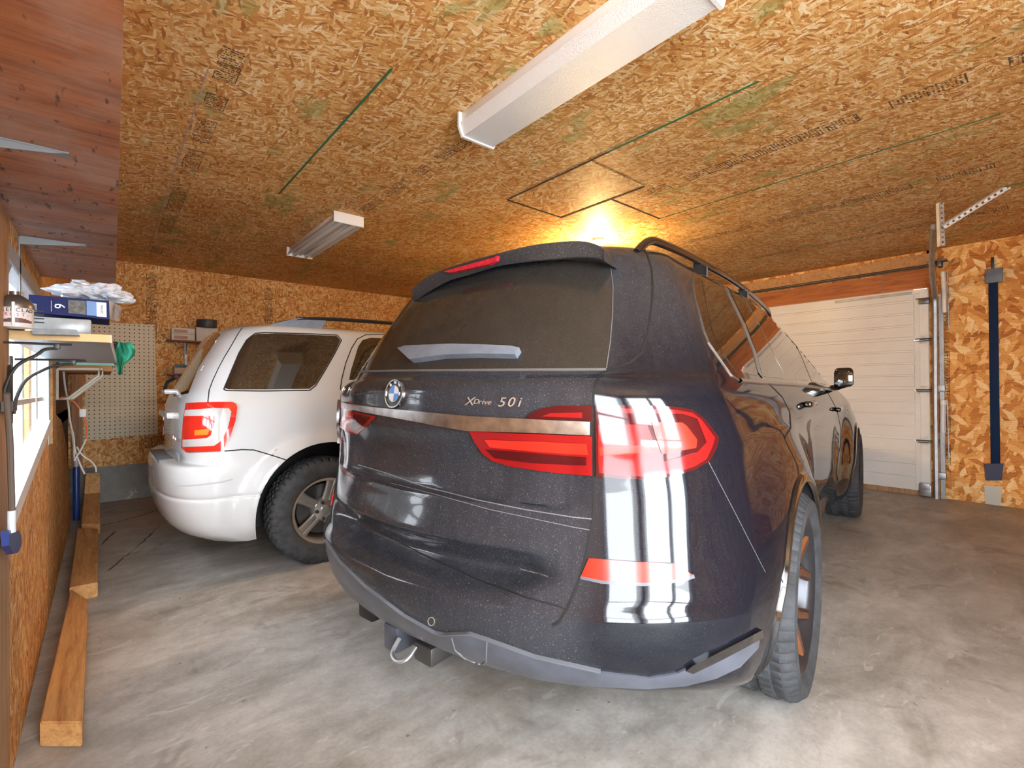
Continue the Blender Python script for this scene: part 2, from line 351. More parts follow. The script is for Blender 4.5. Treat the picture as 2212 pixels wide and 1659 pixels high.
o = wallpoly('wall_left', [(WY1+.22, .9), (YB, .9), (YB, WZ1), (WY1, WZ1), (WY1, .9)], simple('shaded_sheathing', (.16,.09,.05), .8, var=.3), XL-.05); struct(o)  # corner recess shade put into the sheathing colour
o = wallpoly('wall_left', [(4.4, 0), (YB, 0), (YB, 1.0), (4.4, 1.0)], simple('shaded_sheathing_low', (.05,.035,.028), .85, var=.3), XL-.05); struct(o)  # deeper recess shade painted into this low sheet
slab('wall_left', (XL-.06, LY1, 0), (XL-.021, WY0, ZC), MAT['pinez']); slab('wall_left', (XL-.11, WY1+.05, 0), (XL-.075, YB, ZC), MAT['pinez']); slab('wall_left', (XL-.06, WY0, 0), (XL-.021, WY1+.06, .80), MAT['pinez']); slab('wall_left', (XL-.06, WY0, WZ1), (XL-.021, WY1+.06, ZC), MAT['pinez'])
# posts at the near side of the window
mb = MB(); mb.box((XL, 1.70, 0), (XL+.008, 2.02, 1.70), .002); struct(mb.build('trim_4', MAT['pinez'], None, False))
def quad_prism(name, pxs, x, th, mat, s=True):
    mb = MB(); mb.prism([hit(a, b, 0, x) for a, b in pxs], (th, 0, 0)); o = mb.build(name, mat, None, False)
    if s: struct(o)
    return o
WF = simple('window_frame_white', (.74,.74,.76), .4, var=.06); WB = simple('window_frame_blue', (.50,.68,.74), .5, var=.1)
# window 1: frame, mullions, glass and lower trim
win = bpy.data.objects.new('window_1', None); COL.objects.link(win); win.location = (XL-.1, (WY0+WY1)/2, 1.2); struct(win); PM['window_1'] = Matrix.Translation(win.location)
def wpart(name, mb, mat, sm=False): return mb.build(name, mat, win, sm)
mb = MB(); mb.box((XL-.045, WY0-.04, WZ1-.03), (XL+.004, WY1+.05, WZ1+.03), .006); mb.box((XL-.045, WY0-.05, .80), (XL+.004, WY0+.035, WZ1+.02), .006)
mb.prism([(XL-.04, WY0, WZ1-.02), (XL-.04, WY0+.16, WZ1-.02), (XL-.04, WY0+.07, WZ1-.07), (XL-.04, WY0+.03, WZ1-.16), (XL-.04, WY0, WZ1-.2)], (.04, 0, 0)); wpart('window_frame', mb, simple('window_frame_grey', (.33,.37,.42), .4, var=.1))
mb = MB(); mb.box((XL-.04, WY1-.03, .9), (XL+.003, WY1+.05, WZ1), .004); wpart('window_frame', mb, WB)
mb = MB(); y0, y1 = WY0-.02, WY1+.02
mb.prism([(XL-.045, y0, zs(y0)-.045), (XL-.045, y0, zs(y0)+.012), (XL-.045, y1, zs(y1)+.012), (XL-.045, y1, zs(y1)-.045)], (.053, 0, 0)); wpart('window_sill', mb, WF)
mb = MB(); mb.tube([(XL-.045, 2.75, .86), (XL-.045, 2.75, WZ1)], .020, 14); wpart('window_bar', mb, WF, True)
mb = MB(); mb.box((XL-.03, 3.1, .9), (XL-.015, 3.12, WZ1)); mb.box((XL-.03, WY0, 1.135), (XL-.018, WY1, 1.155)); wpart('window_muntin', mb, WF)
mb = MB(); mb.box((XL-.08, LY0, LZ0), (XL+.01, LY0+.06, LZ1)); mb.box((XL-.08, LY1-.06, LZ0), (XL+.01, LY1, LZ1)); mb.box((XL-.08, LY0, LZ1-.06), (XL+.01, LY1, LZ1)); mb.box((XL-.08, LY0, LZ0), (XL+.01, LY1, LZ0+.06)); mb.box((XL-.06, LY0, 1.3), (XL-.01, LY1, 1.35)); struct(mb.build('window_3', MAT['white_paint'], None, False))
glass = simple('window_glass', (1, 1, 1), .0, trans=1); gnt = glass.node_tree
gt = NT(gnt); tb = gt.n('ShaderNodeBsdfTransparent'); gl_ = gt.n('ShaderNodeBsdfGlossy'); gl_.inputs['Roughness'].default_value = .02; mx = gt.n('ShaderNodeMixShader'); mx.inputs[0].default_value = .08
gt.l(tb.outputs[0], mx.inputs[1]); gt.l(gl_.outputs[0], mx.inputs[2]); gt.l(mx.outputs[0], gnt.nodes['Material Output'].inputs['Surface'])
mb = MB(); mb.box((XL-.025, WY0, .8), (XL-.022, WY1, WZ1)); wpart('window_pane', mb, glass)
mb = MB(); mb.box((XL-.01, WY1+.05, .9), (XL+.012, WY1+.30, 1.375)); wpart('window_casing', mb, MAT['pine'])
# outside the window: deck, steps, wall and railing
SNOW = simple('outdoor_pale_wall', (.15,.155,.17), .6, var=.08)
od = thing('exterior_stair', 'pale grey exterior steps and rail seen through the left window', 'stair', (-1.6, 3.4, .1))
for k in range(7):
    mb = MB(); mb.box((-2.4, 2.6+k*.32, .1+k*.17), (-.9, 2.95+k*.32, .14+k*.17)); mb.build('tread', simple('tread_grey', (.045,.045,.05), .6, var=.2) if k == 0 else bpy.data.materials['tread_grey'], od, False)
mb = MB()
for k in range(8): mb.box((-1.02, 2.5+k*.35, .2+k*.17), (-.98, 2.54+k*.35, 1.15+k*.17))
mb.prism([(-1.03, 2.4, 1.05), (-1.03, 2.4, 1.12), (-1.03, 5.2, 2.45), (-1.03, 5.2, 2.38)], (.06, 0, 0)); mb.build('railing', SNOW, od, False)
mb = MB(); mb.box((-9, 9.0, -.1), (1.5, 9.2, 4.4)); g = mb.build('house_wall', simple('siding_cream', (.085,.075,.06), .6, var=.1), None, False); tag(g, 'cream sided building wall seen through the window on the left', 'building')  # raised high to hide the bright sky outside the window
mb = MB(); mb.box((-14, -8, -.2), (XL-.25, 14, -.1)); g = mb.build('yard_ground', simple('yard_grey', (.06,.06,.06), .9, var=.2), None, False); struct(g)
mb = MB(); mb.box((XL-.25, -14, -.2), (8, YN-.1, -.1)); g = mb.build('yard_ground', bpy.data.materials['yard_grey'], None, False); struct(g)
# ceiling details: access hatch, seams
hx0, hx1, hy0, hy1 = 2.30, 2.86, 1.90, 2.68
DG = simple('seam_dark', (.02, .012, .008), .9); GS = simple('seam_green', (.03, .16, .07), .8)  # dark and green lines for sheet joints and hatch edges
def strip_box(name, a, b, mat, cat=None): mb = MB(); mb.box(a, b); o = mb.build(name, mat, None, False); struct(o); return o
hat = struct(slab('door_2', (hx0, hy0, ZC-.004), (hx1, hy1, ZC+.01), MAT['hatch']))
k = 0
for a, b, m in [((hx0-.012, hy1, ZC-.007), (hx1, hy1+.012, ZC+.01), DG), ((hx1, hy0, ZC-.007), (hx1+.016, hy1+.012, ZC+.01), DG), ((2.280, 1.17, ZC-.003), (2.290, 2.66, ZC+.01), DG), ((2.278, .9, ZC-.0035), (2.288, 1.75, ZC+.01), GS),
                ((.955, 1.9, ZC-.003), (.966, 3.64, ZC+.01), GS), ((2.86, 2.19, ZC-.003), (3.52, 2.196, ZC+.01), DG), ((3.52, .2, ZC-.003), (3.527, 2.2, ZC+.01), GS),
                ((.35, 2.4, ZC-.003), (.354, 5.9, ZC+.01), simple('seam_lilac', (.42,.36,.42), .7)), ((4.85, -.5, ZC-.003), (4.86, .27, ZC+.01), GS)]:
    k += 1; strip_box('trim_%d' % (k+4), a, b, m)
# ceiling light fixtures
def fixture(label, x0, x1, y0, y1, louver):
    t = thing('ceiling_light', label, 'light fixture', ((x0+x1)/2, (y0+y1)/2, ZC), 0, 'ceiling light fixtures'); z1 = ZC; z0 = ZC-.085
    mb = MB(); mb.box((x0, y0, z0+.03), (x1, y1, z1), .004); mb.build('housing', MAT['fixture'], t)
    if louver:
        mb = MB(); mb.prism([(x0-.01, y0+.012, z0+.032), (x0+.012, y0+.012, z0-.028), (x1-.012, y0+.012, z0-.028), (x1+.01, y0+.012, z0+.032)], (0, y1-y0-.024, 0)); mb.build('diffuser', MAT['diffuser'], t, False)
        for ye in (y0-.003, y1-.011):
            mb = MB(); mb.prism([(x0-.018, ye, z1), (x0-.018, ye, z0+.01), (x0+.004, ye, z0-.036), (x1-.004, ye, z0-.036), (x1+.018, ye, z0+.01), (x1+.018, ye, z1)], (0, .014, 0)); mb.build('end_cap', MAT['fixture'], t, False)
    else:
        mb = MB(); cx = (x0+x1)/2
        for xc in (x0+.045, x1-.045): mb.tube([(xc, y0+.02, z0+.016), (xc, y1-.02, z0+.016)], .018, 16)
        mb.build('tube', simple('tube_white', (.82,.83,.85), .25), t)
        mb = MB(); mb.prism([(x0-.02, y0, z0+.012), (x0-.012, y0, z0+.006), (x0+.01, y0, z0+.04), (x0, y0, z0+.05)], (0, y1-y0, 0)); mb.prism([(x1+.02, y0, z0+.012), (x1+.012, y0, z0+.006), (x1-.01, y0, z0+.04), (x1, y0, z0+.05)], (0, y1-y0, 0)); mb.prism([(cx-.02, y0, z0+.04), (cx, y0, z0+.012), (cx+.02, y0, z0+.04)], (0, y1-y0, 0)); mb.build('reflector', simple('reflector_grey', (.60,.62,.66), .35), t, False)
        for ye in (y0-.004, y1-.012):
            mb = MB(); mb.box((x0-.022, ye, z0), (x1+.022, ye+.016, z1), .003); mb.build('end_cap', MAT['fixture'], t)
    return t
fixture('white twin tube ceiling light above the white car', 1.40, 1.60, 3.72, 4.98, False)
fixture('large white prismatic ceiling light nearest the viewer', 1.385, 1.595, 1.99-1.25, 1.99, True)
# bulb behind the dark car's roof
BX, BY = [hit(1292, 541, 2, 2.47)[i] for i in (0, 1)]
bt = thing('ceiling_bulb', 'glowing warm bulb on the ceiling behind the dark car roof', 'light bulb', (BX, BY, ZC))
mb = MB(); mb.lathe([(.05, 0), (.05, -.02), (.03, -.035), (.02, -.04)], c=(BX, BY, ZC), seg=24); mb.build('socket', MAT['white_paint'], bt)
mb = MB(); mb.lathe([(.0, -.13), (.018, -.126), (.030, -.105), (.030, -.085), (.016, -.05), (.014, -.04)], c=(BX, BY, ZC), seg=24, cap=False); mb.build('bulb', simple('bulb_warm', (1,.8,.5), .3, emit=(1,.55,.18), estr=30), bt)

# ------------------------------------------------------------------ garage door
gd = bpy.data.objects.new('door_1', None); COL.objects.link(gd); gd.location = (XR, (DY0+DY1)/2, 0); struct(gd); PM['door_1'] = Matrix.Translation(gd.location)
XD = XR-.02
for i in range(4):
    z0 = .05+i*.533; mb = MB(); mb.box((XD, DY0, z0+.003), (XD+.045, DY1, z0+.530), .003)
    o = mb.build('door_panel', MAT['door'], gd, False)
    mb = MB()
    for j in range(4):
        zz = z0+.035+j*.130
        mb.prism([(XD+.004, DY0+.12, zz), (XD-.014, DY0+.12, zz+.003), (XD-.014, DY0+.12, zz+.110), (XD+.004, DY0+.12, zz+.117)], (0, DY1-DY0-.2, 0))
    o2 = mb.build('panel_rib', MAT['door'], o, False)
    mb = MB(); mb.box((XD-.008, DY0+.004, z0+.003), (XD+.0, DY0+.075, z0+.530), .002); mb.build('end_stile', MAT['white_paint'], o, False)
mb = MB(); mb.box((XD+.005, DY0, 0), (XD+.06, DY1, .052)); mb.build('bottom_seal', MAT['pinez'], gd, False)
mb = MB(); mb.box((XD-.012, DY0, 2.14), (XD+.0, DY1, 2.18), .002); mb.build('top_rail', MAT['white_paint'], gd, False)
mb = MB(); mb.box((XD-.020, 1.05, 2.138), (XD-.010, 1.75, 2.165), .003); mb.build('top_bracket', MAT['steel'], gd, False)
for i, z in enumerate((.583, 1.116, 1.649)):
    mb = MB(); mb.lathe([(.0, 0), (.030, 0), (.030, .006), (0, .006)], c=(XD-.016, DY0+.045, z+.045), axis='x', seg=16); mb.lathe([(.0, 0), (.030, 0), (.030, .006), (0, .006)], c=(XD-.016, DY0+.045, z-.045), axis='x', seg=16)
    mb.box((XD-.016, DY0+.012, z-.05), (XD-.008, DY0+.078, z+.05), .004); h = mb.build('hinge', MAT['white_paint'], gd)
    mb = MB(); mb.tube([(XD-.03, DY0-.06, z+.004), (XD-.03, DY0+.11, z+.004)], .007, 8); mb.tube([(XD-.026, DY0-.02, z-.016), (XD-.026, DY0+.10, z-.016)], .004, 8)
    mb.lathe([(.0, 0), (.022, 0), (.022, .02), (0, .02)], c=(XD-.03, DY0-.075, z+.004), axis='y', seg=14); mb.build('roller', MAT['dark_steel'], h)
mb = MB(); mb.box((XD-.05, DY0-.01, 2.02), (XD-.005, DY0+.075, 2.075), .004); mb.box((XD-.04, DY0-.04, 2.075), (XD-.02, DY0+.10, 2.083)); mb.build('top_fixture', MAT['dark_steel'], gd)
mb = MB(); mb.box((XD-.05, DY0-.01, .01), (XD-.005, DY0+.085, .13), .006); mb.box((XD-.055, DY0+.0, .075), (XD-.02, DY0+.08, .145), .006); mb.build('bottom_fixture', MAT['steel'], gd)
# track, torsion bar and hanging angles
tr = thing('door_track', 'galvanised steel door track standing at the garage door edge', 'track', (XR-.05, .85, 0))
P = spline([(6.50, .865, 0), (6.50, .865, 1.0), (6.50, .86, 1.9), (6.44, .855, 2.10), (6.25, .84, 2.22), (5.9, .80, 2.30), (5.4, .725, 2.36), (4.95, .655, 2.415)], 8)
mb = MB(); mb.tube(P, .022, 6); mb.build('rail', MAT['steel'], tr, False)
mb = MB(); mb.box((XR-.035, .80, 0), (XR-.01, .835, 2.1)); mb.build('wall_angle', MAT['steel'], tr, False)
for z in (.2, 1.1): mb = MB(); mb.box((XR-.07, .79, z), (XR-.005, .86, z+.07), .004); mb.build('bracket', MAT['steel'], tr)
def angle(name, label, a, b, w=.036):
    a, b = Vector(a), Vector(b); t = thing(name, label, 'bracket', tuple(b)); d = (b-a).normalized(); sv = Vector((CF.x, CF.y, 0)).normalized().cross(d); sv.normalize(); nv = d.cross(sv)
    L = (b-a).length; n = int(L/.036); mb = MB()
    # strap made of rungs, leaving round-ish holes between them
    for k in range(n):
        c0 = a+d*(L*k/n); mb.prism([c0-sv*w/2, c0-sv*w/2+d*.022, c0+sv*w/2+d*.022, c0+sv*w/2], nv*.003)
        for q in (-1, 1): mb.prism([c0+sv*q*w/2, c0+sv*q*w/2+d*L/n, c0+sv*q*w*.26+d*L/n, c0+sv*q*w*.26], nv*.003)
    mb.prism([a-sv*w/2, b-sv*w/2, b-sv*w/2+nv*.03, a-sv*w/2+nv*.03], sv*.003)
    mb.build('perforated_strap', MAT['steel_light'], t, False); return t
va = hit(2034, 437, 2, ZC); vb = hit(2037, 531, 0, va.x)
angle('track_hanger', 'vertical perforated steel angle hanging from the ceiling at the track end', vb, va)
da = hit(2038, 491, 0, va.x-.02); db = hit(2180, 402, 2, ZC)
angle('hanger_brace', 'diagonal perforated steel brace running from the hanger up to the ceiling', da, db)
tb_ = thing('torsion_bar', 'long thin steel bar running above the garage door', 'bar', (XR-.1, 3, 2.33))
mb = MB(); mb.tube([(XR-.10, .84, 2.405), (XR-.10, DY1, 2.405)], .014, 10); mb.build('shaft', MAT['dark_steel'], tb_)
mb = MB(); mb.box((XR-.13, .80, 2.375), (XR-.005, .83, 2.44), .004); mb.box((XR-.14, .76, 2.432), (XR-.005, .90, 2.444), .002); mb.build('bearing_plate', MAT['dark_steel'], tb_)
# pale guards beside the track
def guard(label, pa, pb, r, mat, cap=None):
    a = hit(*pa, 0, XR-.06); b = hit(*pb, 0, XR-.06); a.y -= .02; b.y -= .02; t = thing('spring_tube', label, 'tube', tuple(b)); mb = MB(); mb.tube([a, b], r, 12); mb.build('tube', mat, t)
    mb = MB(); mb.lathe([(r*1.2, 0), (r*1.2, .05)], c=tuple(a-Vector((0,0,.05))), seg=12); mb.build('end_fitting', MAT['white_paint'] if cap is None else cap, t)
    mb = MB(); mb.tube([a+Vector((0,-.03,0)), a+Vector((0,-.035,-.6))], .004, 6); mb.build('cable', MAT['steel'], t)
guard('upper white tube beside the door track near the torsion bar', (2032, 588), (2035, 676), .020, MAT['white_paint'], MAT['steel_light'])
guard('lower pale blue tube beside the door track', (2032, 864), (2031, 934), .024, simple('tube_pale_blue', (.62,.68,.80), .35))
# navy strip hanging on the wall, with clamp ends
ns = thing('wall_strap', 'long navy blue strap fixed upright on the chipboard wall right of the door', 'strap', (XR-.01, .42, .2))
def wbox(pa, pb, th, x=XR): a = hit(*pa, 0, x); b = hit(*pb, 0, x); return (x-th, min(a.y, b.y), min(a.z, b.z)), (x, max(a.y, b.y), max(a.z, b.z))
mb = MB(); mb.box(*wbox((2135, 600), (2161, 1015), .012), .003); mb.build('strap', MAT['blue_strip'], ns)
mb = MB(); mb.box(*wbox((2128, 583), (2167, 609), .035), .006); mb.build('top_clamp', MAT['grey_plastic'], ns)
mb = MB(); mb.box(*wbox((2141, 557), (2148, 584), .02), .002); mb.build('hook', MAT['black'], ns)
mb = MB(); a = [hit(x, y, 0, XR) for x, y in ((2127, 1001), (2168, 1001), (2164, 1037), (2130, 1037))]; mb.prism(a, (-.03, 0, 0)); mb.build('bottom_clamp', simple('navy_clamp', (.03,.04,.10), .5), ns, False)
mb = MB(); a = [hit(x, y, 0, XR) for x, y in ((2126, 1048), (2166, 1052), (2161, 1096), (2129, 1095))]; mb.prism(a, (-.008, 0, 0)); g = mb.build('wall_plate', simple('plate_pale', (.60,.62,.56), .5), None, False); tag(g, 'pale grey plate on the wall below the navy strap', 'plate')

# ------------------------------------------------------------------ pegboard and shelves on the back wall
def pegboard_mat():
    m, nt, b = new_mat('pegboard'); t = NT(nt); tc = t.n('ShaderNodeTexCoord'); s = t.sep(tc.outputs['Object'])
    fx = t.math('SUBTRACT', t.math('FRACT', t.math('MULTIPLY', s[0], 1/.0415)), .5); fz = t.math('SUBTRACT', t.math('FRACT', t.math('MULTIPLY', s[2], 1/.0415)), .5)
    r = t.math('SQRT', t.math('ADD', t.math('MULTIPLY', fx, fx), t.math('MULTIPLY', fz, fz)))
    col = t.mix(t.math('LESS_THAN', r, .15), (.70, .62, .45), (.06, .035, .02)); t.l(col, b.inputs['Base Color']); b.inputs['Roughness'].default_value = .6; return m
mb = MB(); mb.prism([(-.15, YB-.008, .66), (.475, YB-.008, .69), (.445, YB-.008, 1.91), (-.11, YB-.008, 1.90)], (0, .0075, 0))
pb = mb.build('pegboard', pegboard_mat(), None, False); tag(pb, 'beige perforated pegboard on the back wall left of the white car', 'pegboard')
def bshelf(label, px0, px1, py, depth=.14):
    a = hit(px0, py, 1, YB-.14); b = hit(px1, py, 1, YB-.14); t = thing('wall_shelf', label, 'shelf', ((a.x+b.x)/2, YB, a.z), 0, 'narrow shelves on the back wall')
    mb = MB(); mb.box((a.x, YB-depth, a.z-.018), (b.x+.25, YB-.001, a.z), .002); mb.build('board', MAT['ply'], t)
    mb = MB(); mb.box(((a.x+b.x)/2, YB-.012, a.z-.28), ((a.x+b.x)/2+.025, YB-.001, a.z-.018)); mb.prism([((a.x+b.x)/2+.008, YB-.012, a.z-.16), ((a.x+b.x)/2+.008, YB-.012, a.z-.018), ((a.x+b.x)/2+.008, YB-depth+.02, a.z-.018)], (.008, 0, 0)); mb.build('bracket', MAT['steel'], t, False)
    return a
a = bshelf('upper narrow brown wall shelf behind the white car', 362, 440, 733)
def boxat(name, label, cat, x0, x1, y0, y1, z0, z1, mat, bev=.002, parts=()):
    t = thing(name, label, cat, ((x0+x1)/2, (y0+y1)/2, z0)); mb = MB(); mb.box((x0, y0, z0), (x1, y1, z1), bev); mb.build('body', mat, t); return t
K = hit(371, 733, 1, YB-.13); K2 = hit(421, 710, 1, YB-.13); CARD = simple('carton_white', (.66,.62,.58), .7, var=.08)
hh = (K2.z-a.z)/2
for i in range(2):
    t = boxat('carton', ('lower' if i == 0 else 'upper')+' flat white carton of the pair on the upper wall shelf', 'box', K.x, K2.x, YB-.13, YB-.01, a.z+i*hh, a.z+i*hh+hh-.002, CARD)
    t['group'] = 'cartons on the upper wall shelf'
    mb = MB(); mb.box((K.x+.02, YB-.132, a.z+i*hh+.012), (K2.x-.07, YB-.1305, a.z+i*hh+hh-.02)); mb.build('label', simple('carton_label', (.45,.28,.20), .7) if i == 0 else bpy.data.materials['carton_label'], t, False)
K = hit(424, 733, 1, YB-.13); K2 = hit(462, 709, 1, YB-.13)
boxat('carton', 'single white carton under the black tin on the upper wall shelf', 'box', K.x, K2.x+.04, YB-.13, YB-.01, a.z, K2.z, CARD)
c0 = hit(446, 709, 1, YB-.07); mb = MB(); mb.lathe([(.0, 0), (.095, 0), (.10, .01), (.10, .072), (.104, .076), (.104, .092), (.09, .095), (0, .095)], c=(c0.x, YB-.105, K2.z), seg=32)
o = mb.build('round_tin', simple('tin_black', (.05,.055,.06), .5), None); tag(o, 'round dark grey tin on top of the single white carton', 'tin')
a = bshelf('lower narrow brown wall shelf behind the white car', 364, 440, 807)
K = hit(377, 807, 1, YB-.13); K2 = hit(410, 789, 1, YB-.13)
t = boxat('small_box', 'small blue and white box on the lower wall shelf', 'box', K.x, K2.x, YB-.13, YB-.01, a.z, K2.z, CARD)
mb = MB(); mb.box((K.x+.004, YB-.132, K2.z-.03), (K2.x, YB-.008, K2.z+.002)); mb.build('lid', simple('box_blue', (.05,.20,.38), .5), t, False)

# ------------------------------------------------------------------ overhead plywood shelf with metal brackets
OZ = 1.72
oa = hit(262, 209, 2, OZ); ob = hit(250, 615, 2, OZ); oc = hit(0, 580, 2, OZ)
sh = thing('overhead_shelf', 'dark weathered plywood shelf high over the left window, seen from below', 'shelf', (0, 2, OZ))
mb = MB(); mb.prism([(ob.x, ob.y, OZ), (XL, ob.y-.02, OZ), (XL, .35, OZ), (oa.x-.01, .35, OZ), (oa.x, oa.y, OZ)], (0, 0, .02)); mb.build('board', MAT['ply'], sh, False)
for (p0, p1, tip) in (((0, 292), (0, 306), (150, 334)), ((0, 500), (0, 516), (186, 530))):
    T = hit(*tip, 2, OZ); y = T.y
    A0 = hit(*p0, 1, y); A1 = hit(*p1, 1, y)
    mb = MB(); mb.prism([(XL+.002, y-.012, OZ-.002), (T.x, y-.012, OZ-.002), (T.x-.03, y-.012, OZ-.010), (XL+.002, y-.012, OZ-.030)], (0, .003, 0)); mb.box((XL, y-.014, OZ-.004), (T.x, y+.014, OZ-.0005)); mb.box((XL+.0005, y-.014, OZ-.2), (XL+.004, y+.014, OZ))
    mb.build('bracket', MAT['bracket_grey'], sh, False)

# ------------------------------------------------------------------ cluttered shelf in front of the window
SZ = 1.36; y0, y1, xf = 2.53, 4.93, .045
st_ = thing('window_shelf', 'grey shelf board with wood edge across the left window', 'shelf', (0, 3, SZ))
s0 = hit(238, 740, 2, SZ-.015); s1 = hit(250, 785, 2, SZ-.015)
mb = MB(); mb.prism([(XL+.005, s0.y, SZ-.015), (s0.x, s0.y, SZ-.015), (s1.x, s1.y, SZ-.015), (XL+.005, s1.y, SZ-.015)], (0, 0, .024)); mb.build('board', simple('shelf_grey_laminate', (.22,.20,.20), .35, var=.1), st_, False)
mb = MB(); mb.box((XL+.005, s0.y-.004, SZ-.016), (s0.x+.001, s0.y, SZ+.010), .001); mb.build('edge_band', simple('edge_wood', (.66,.42,.16), .5), st_, False)
mb = MB(); mb.prism([(s0.x, s0.y, SZ-.016), (s0.x+.004, s0.y, SZ-.016), (s1.x+.004, s1.y, SZ-.016), (s1.x, s1.y, SZ-.016)], (0, 0, .026)); mb.build('edge_band', simple('edge_pale', (.62,.60,.58), .5), st_, False)
ST = SZ+.009
def hook(label, yy, reach, z):
    t = thing('shelf_bracket', label, 'bracket', (XL, yy, z), 0, 'black brackets under the grey shelf'); mb = MB()
    mb.tube([(XL+.01, yy, z), (XL+reach, yy, z)], .0035, 8); mb.tube(spline([(XL+reach-.03, yy, z-.012), (XL+reach*.62, yy, z-.016), (XL+.075, yy, z-.032), (XL+.035, yy, z-.065), (XL+.014, yy, z-.12), (XL+.008, yy, z-.17)], 8), .0045, 8)
    mb.box((XL+reach-.038, yy-.005, z-.014), (XL+reach-.024, yy+.005, z+.002), .002)
    mb.build('arm', MAT['black'], t); mb = MB(); mb.box((XL-.001, yy-.010, z-.20), (XL+.006, yy+.010, z+.01), .002); mb.build('wall_plate', MAT['black'], t)
for lb_, pq, hy in (('nearer black steel bracket under the grey shelf edge', (155, 745), 1.90), ('farther black curved steel bracket under the grey shelf', (186, 779), 2.12)):
    hp = hit(*pq, 1, hy); hook(lb_, hy, hp.x-XL, hp.z)
# lower board with the turquoise edge, on a cream bracket
ly = 4.15; q0 = hit(112, 797, 2, 1.285); 
lt = thing('low_shelf', 'short turquoise edged wooden shelf board under the window shelf', 'shelf', (XL, 4.4, 1.30))
e0 = hit(242, 800, 1, 4.35); 
mb = MB(); mb.box((XL+.002, 4.30, e0.z-.008), (e0.x, 5.3, e0.z+.03), .002); mb.build('board', MAT['pinex'], lt)
mb = MB(); mb.box((XL+.002, 4.29, e0.z+.03), (e0.x+.01, 5.2, e0.z+.065), .002); mb.build('turquoise_strip', simple('turquoise', (.30,.72,.64), .5), lt)
cb = thing('cream_bracket', 'cream painted triangular shelf bracket under the short shelf', 'bracket', (XL, 4.28, 1.2))
CRM = simple('cream_enamel', (.70,.66,.56), .4)
P_ = lambda x, y, yy: hit(x, y, 1, yy)
for i, (off, yy) in enumerate(((0, 4.20), (8, 4.24))):
    pts = [P_(123, 797, yy), P_(214+off, 797, yy), P_(213+off, 812, yy), P_(147+off*1.2, 861, yy), P_(123, 863, yy), P_(123, 797, yy)]
    mb = MB(); mb.tube(pts, .009, 6); mb.build('arm' if i == 0 else 'rib', CRM, cb, False)
# stud posts in the corner
for i, (xa, xb, yy, m) in enumerate(((164, 178, YB-.02, 'pinez'),)):
    p = hit(xa, 900, 1, yy-.03); p2 = hit(xb, 900, 1, yy-.03); mb = MB(); mb.box((XL-.02, yy-.06, .37), (p2.x, yy+.018, 1.42)); struct(mb.build('trim_30', MAT['pinez'], None, False))
# cords
def cord(name, label, pts, r, mat, dep):
    P = [hit(x, y, 0, dx) if ax == 0 else hit(x, y, 1, dx) for (x, y), (ax, dx) in zip(pts, dep)]; mb = MB(); mb.tube(spline(P, 10), r, 7); o = mb.build(name, mat, None); tag(o, label, 'cord'); return o
CW = simple('cord_white', (.72,.70,.66), .5); CO = simple('cord_orange', (.75,.18,.06), .5)
pl = lambda n, v=4.6: [(1, v)]*n
cord('power_cord', 'long white power cord hanging from the window shelf to the floor corner', [(136, 788),(140, 830),(147, 870),(151, 905),(157, 940),(163, 975),(172, 1000),(183, 1024)], .0055, CW, pl(8, 4.5))
cord('orange_cord', 'orange cord curling from the cream bracket past the pegboard', [(128, 861),(140, 858),(150, 863),(160, 868),(170, 880),(176, 890)], .006, CO, pl(6, 4.45))
cord('orange_cord', 'lower orange cord below the white plug in front of the pegboard', [(181, 899),(186, 915),(188, 932),(186, 948)], .006, CO, pl(4, 4.45))
cord('extension_cord', 'white cord bending down from the orange cord to the blue bottle', [(186, 949),(180, 962),(171, 978),(163, 990),(161, 996)], .0055, CW, pl(5, 4.45))
cord('thin_cord', 'thin white cord dropping straight to the blue bottle', [(150, 908),(160, 945),(160, 975),(161, 996)], .004, CW, pl(4, 4.47))
cord('looped_cord', 'white cord looping over to the top of the leaning board', [(166, 965),(178, 983),(196, 996),(206, 1008),(208, 1020)], .005, CW, pl(5, 4.48))
p = hit(179, 892, 1, 4.45); pt_ = thing('plug', 'white plug block joining the orange cords', 'plug', tuple(p)); mb = MB(); mb.box((p.x-.018, p.y-.015, p.z-.028), (p.x+.018, p.y+.015, p.z+.028), .004); mb.build('plug_body', simple('plug_white', (.8,.8,.8), .4), pt_)
# blue bottle-like pump in the corner
b0 = hit(165, 1083, 0, -.15); bb = thing('blue_pump', 'dark blue cylinder standing in the left back corner', 'canister', (-.13, 5.9, 0))
yy = 5.9; r0 = (hit(173, 1040, 1, yy)-hit(157, 1040, 1, yy)).length/2; bx = hit(165, 1040, 1, yy).x; zt = hit(165, 1008, 1, yy).z
mb = MB(); mb.lathe([(r0*.9, 0), (r0, .02), (r0, zt-.03), (r0*.8, zt)], c=(bx, yy, 0), seg=24); mb.build('cylinder', MAT['blue'], bb)
mb = MB(); mb.lathe([(r0*.6, zt), (r0*.6, zt+.05), (r0*.3, zt+.07)], c=(bx, yy, 0), seg=20); mb.build('cap', simple('cap_grey', (.5,.5,.52), .4), bb)
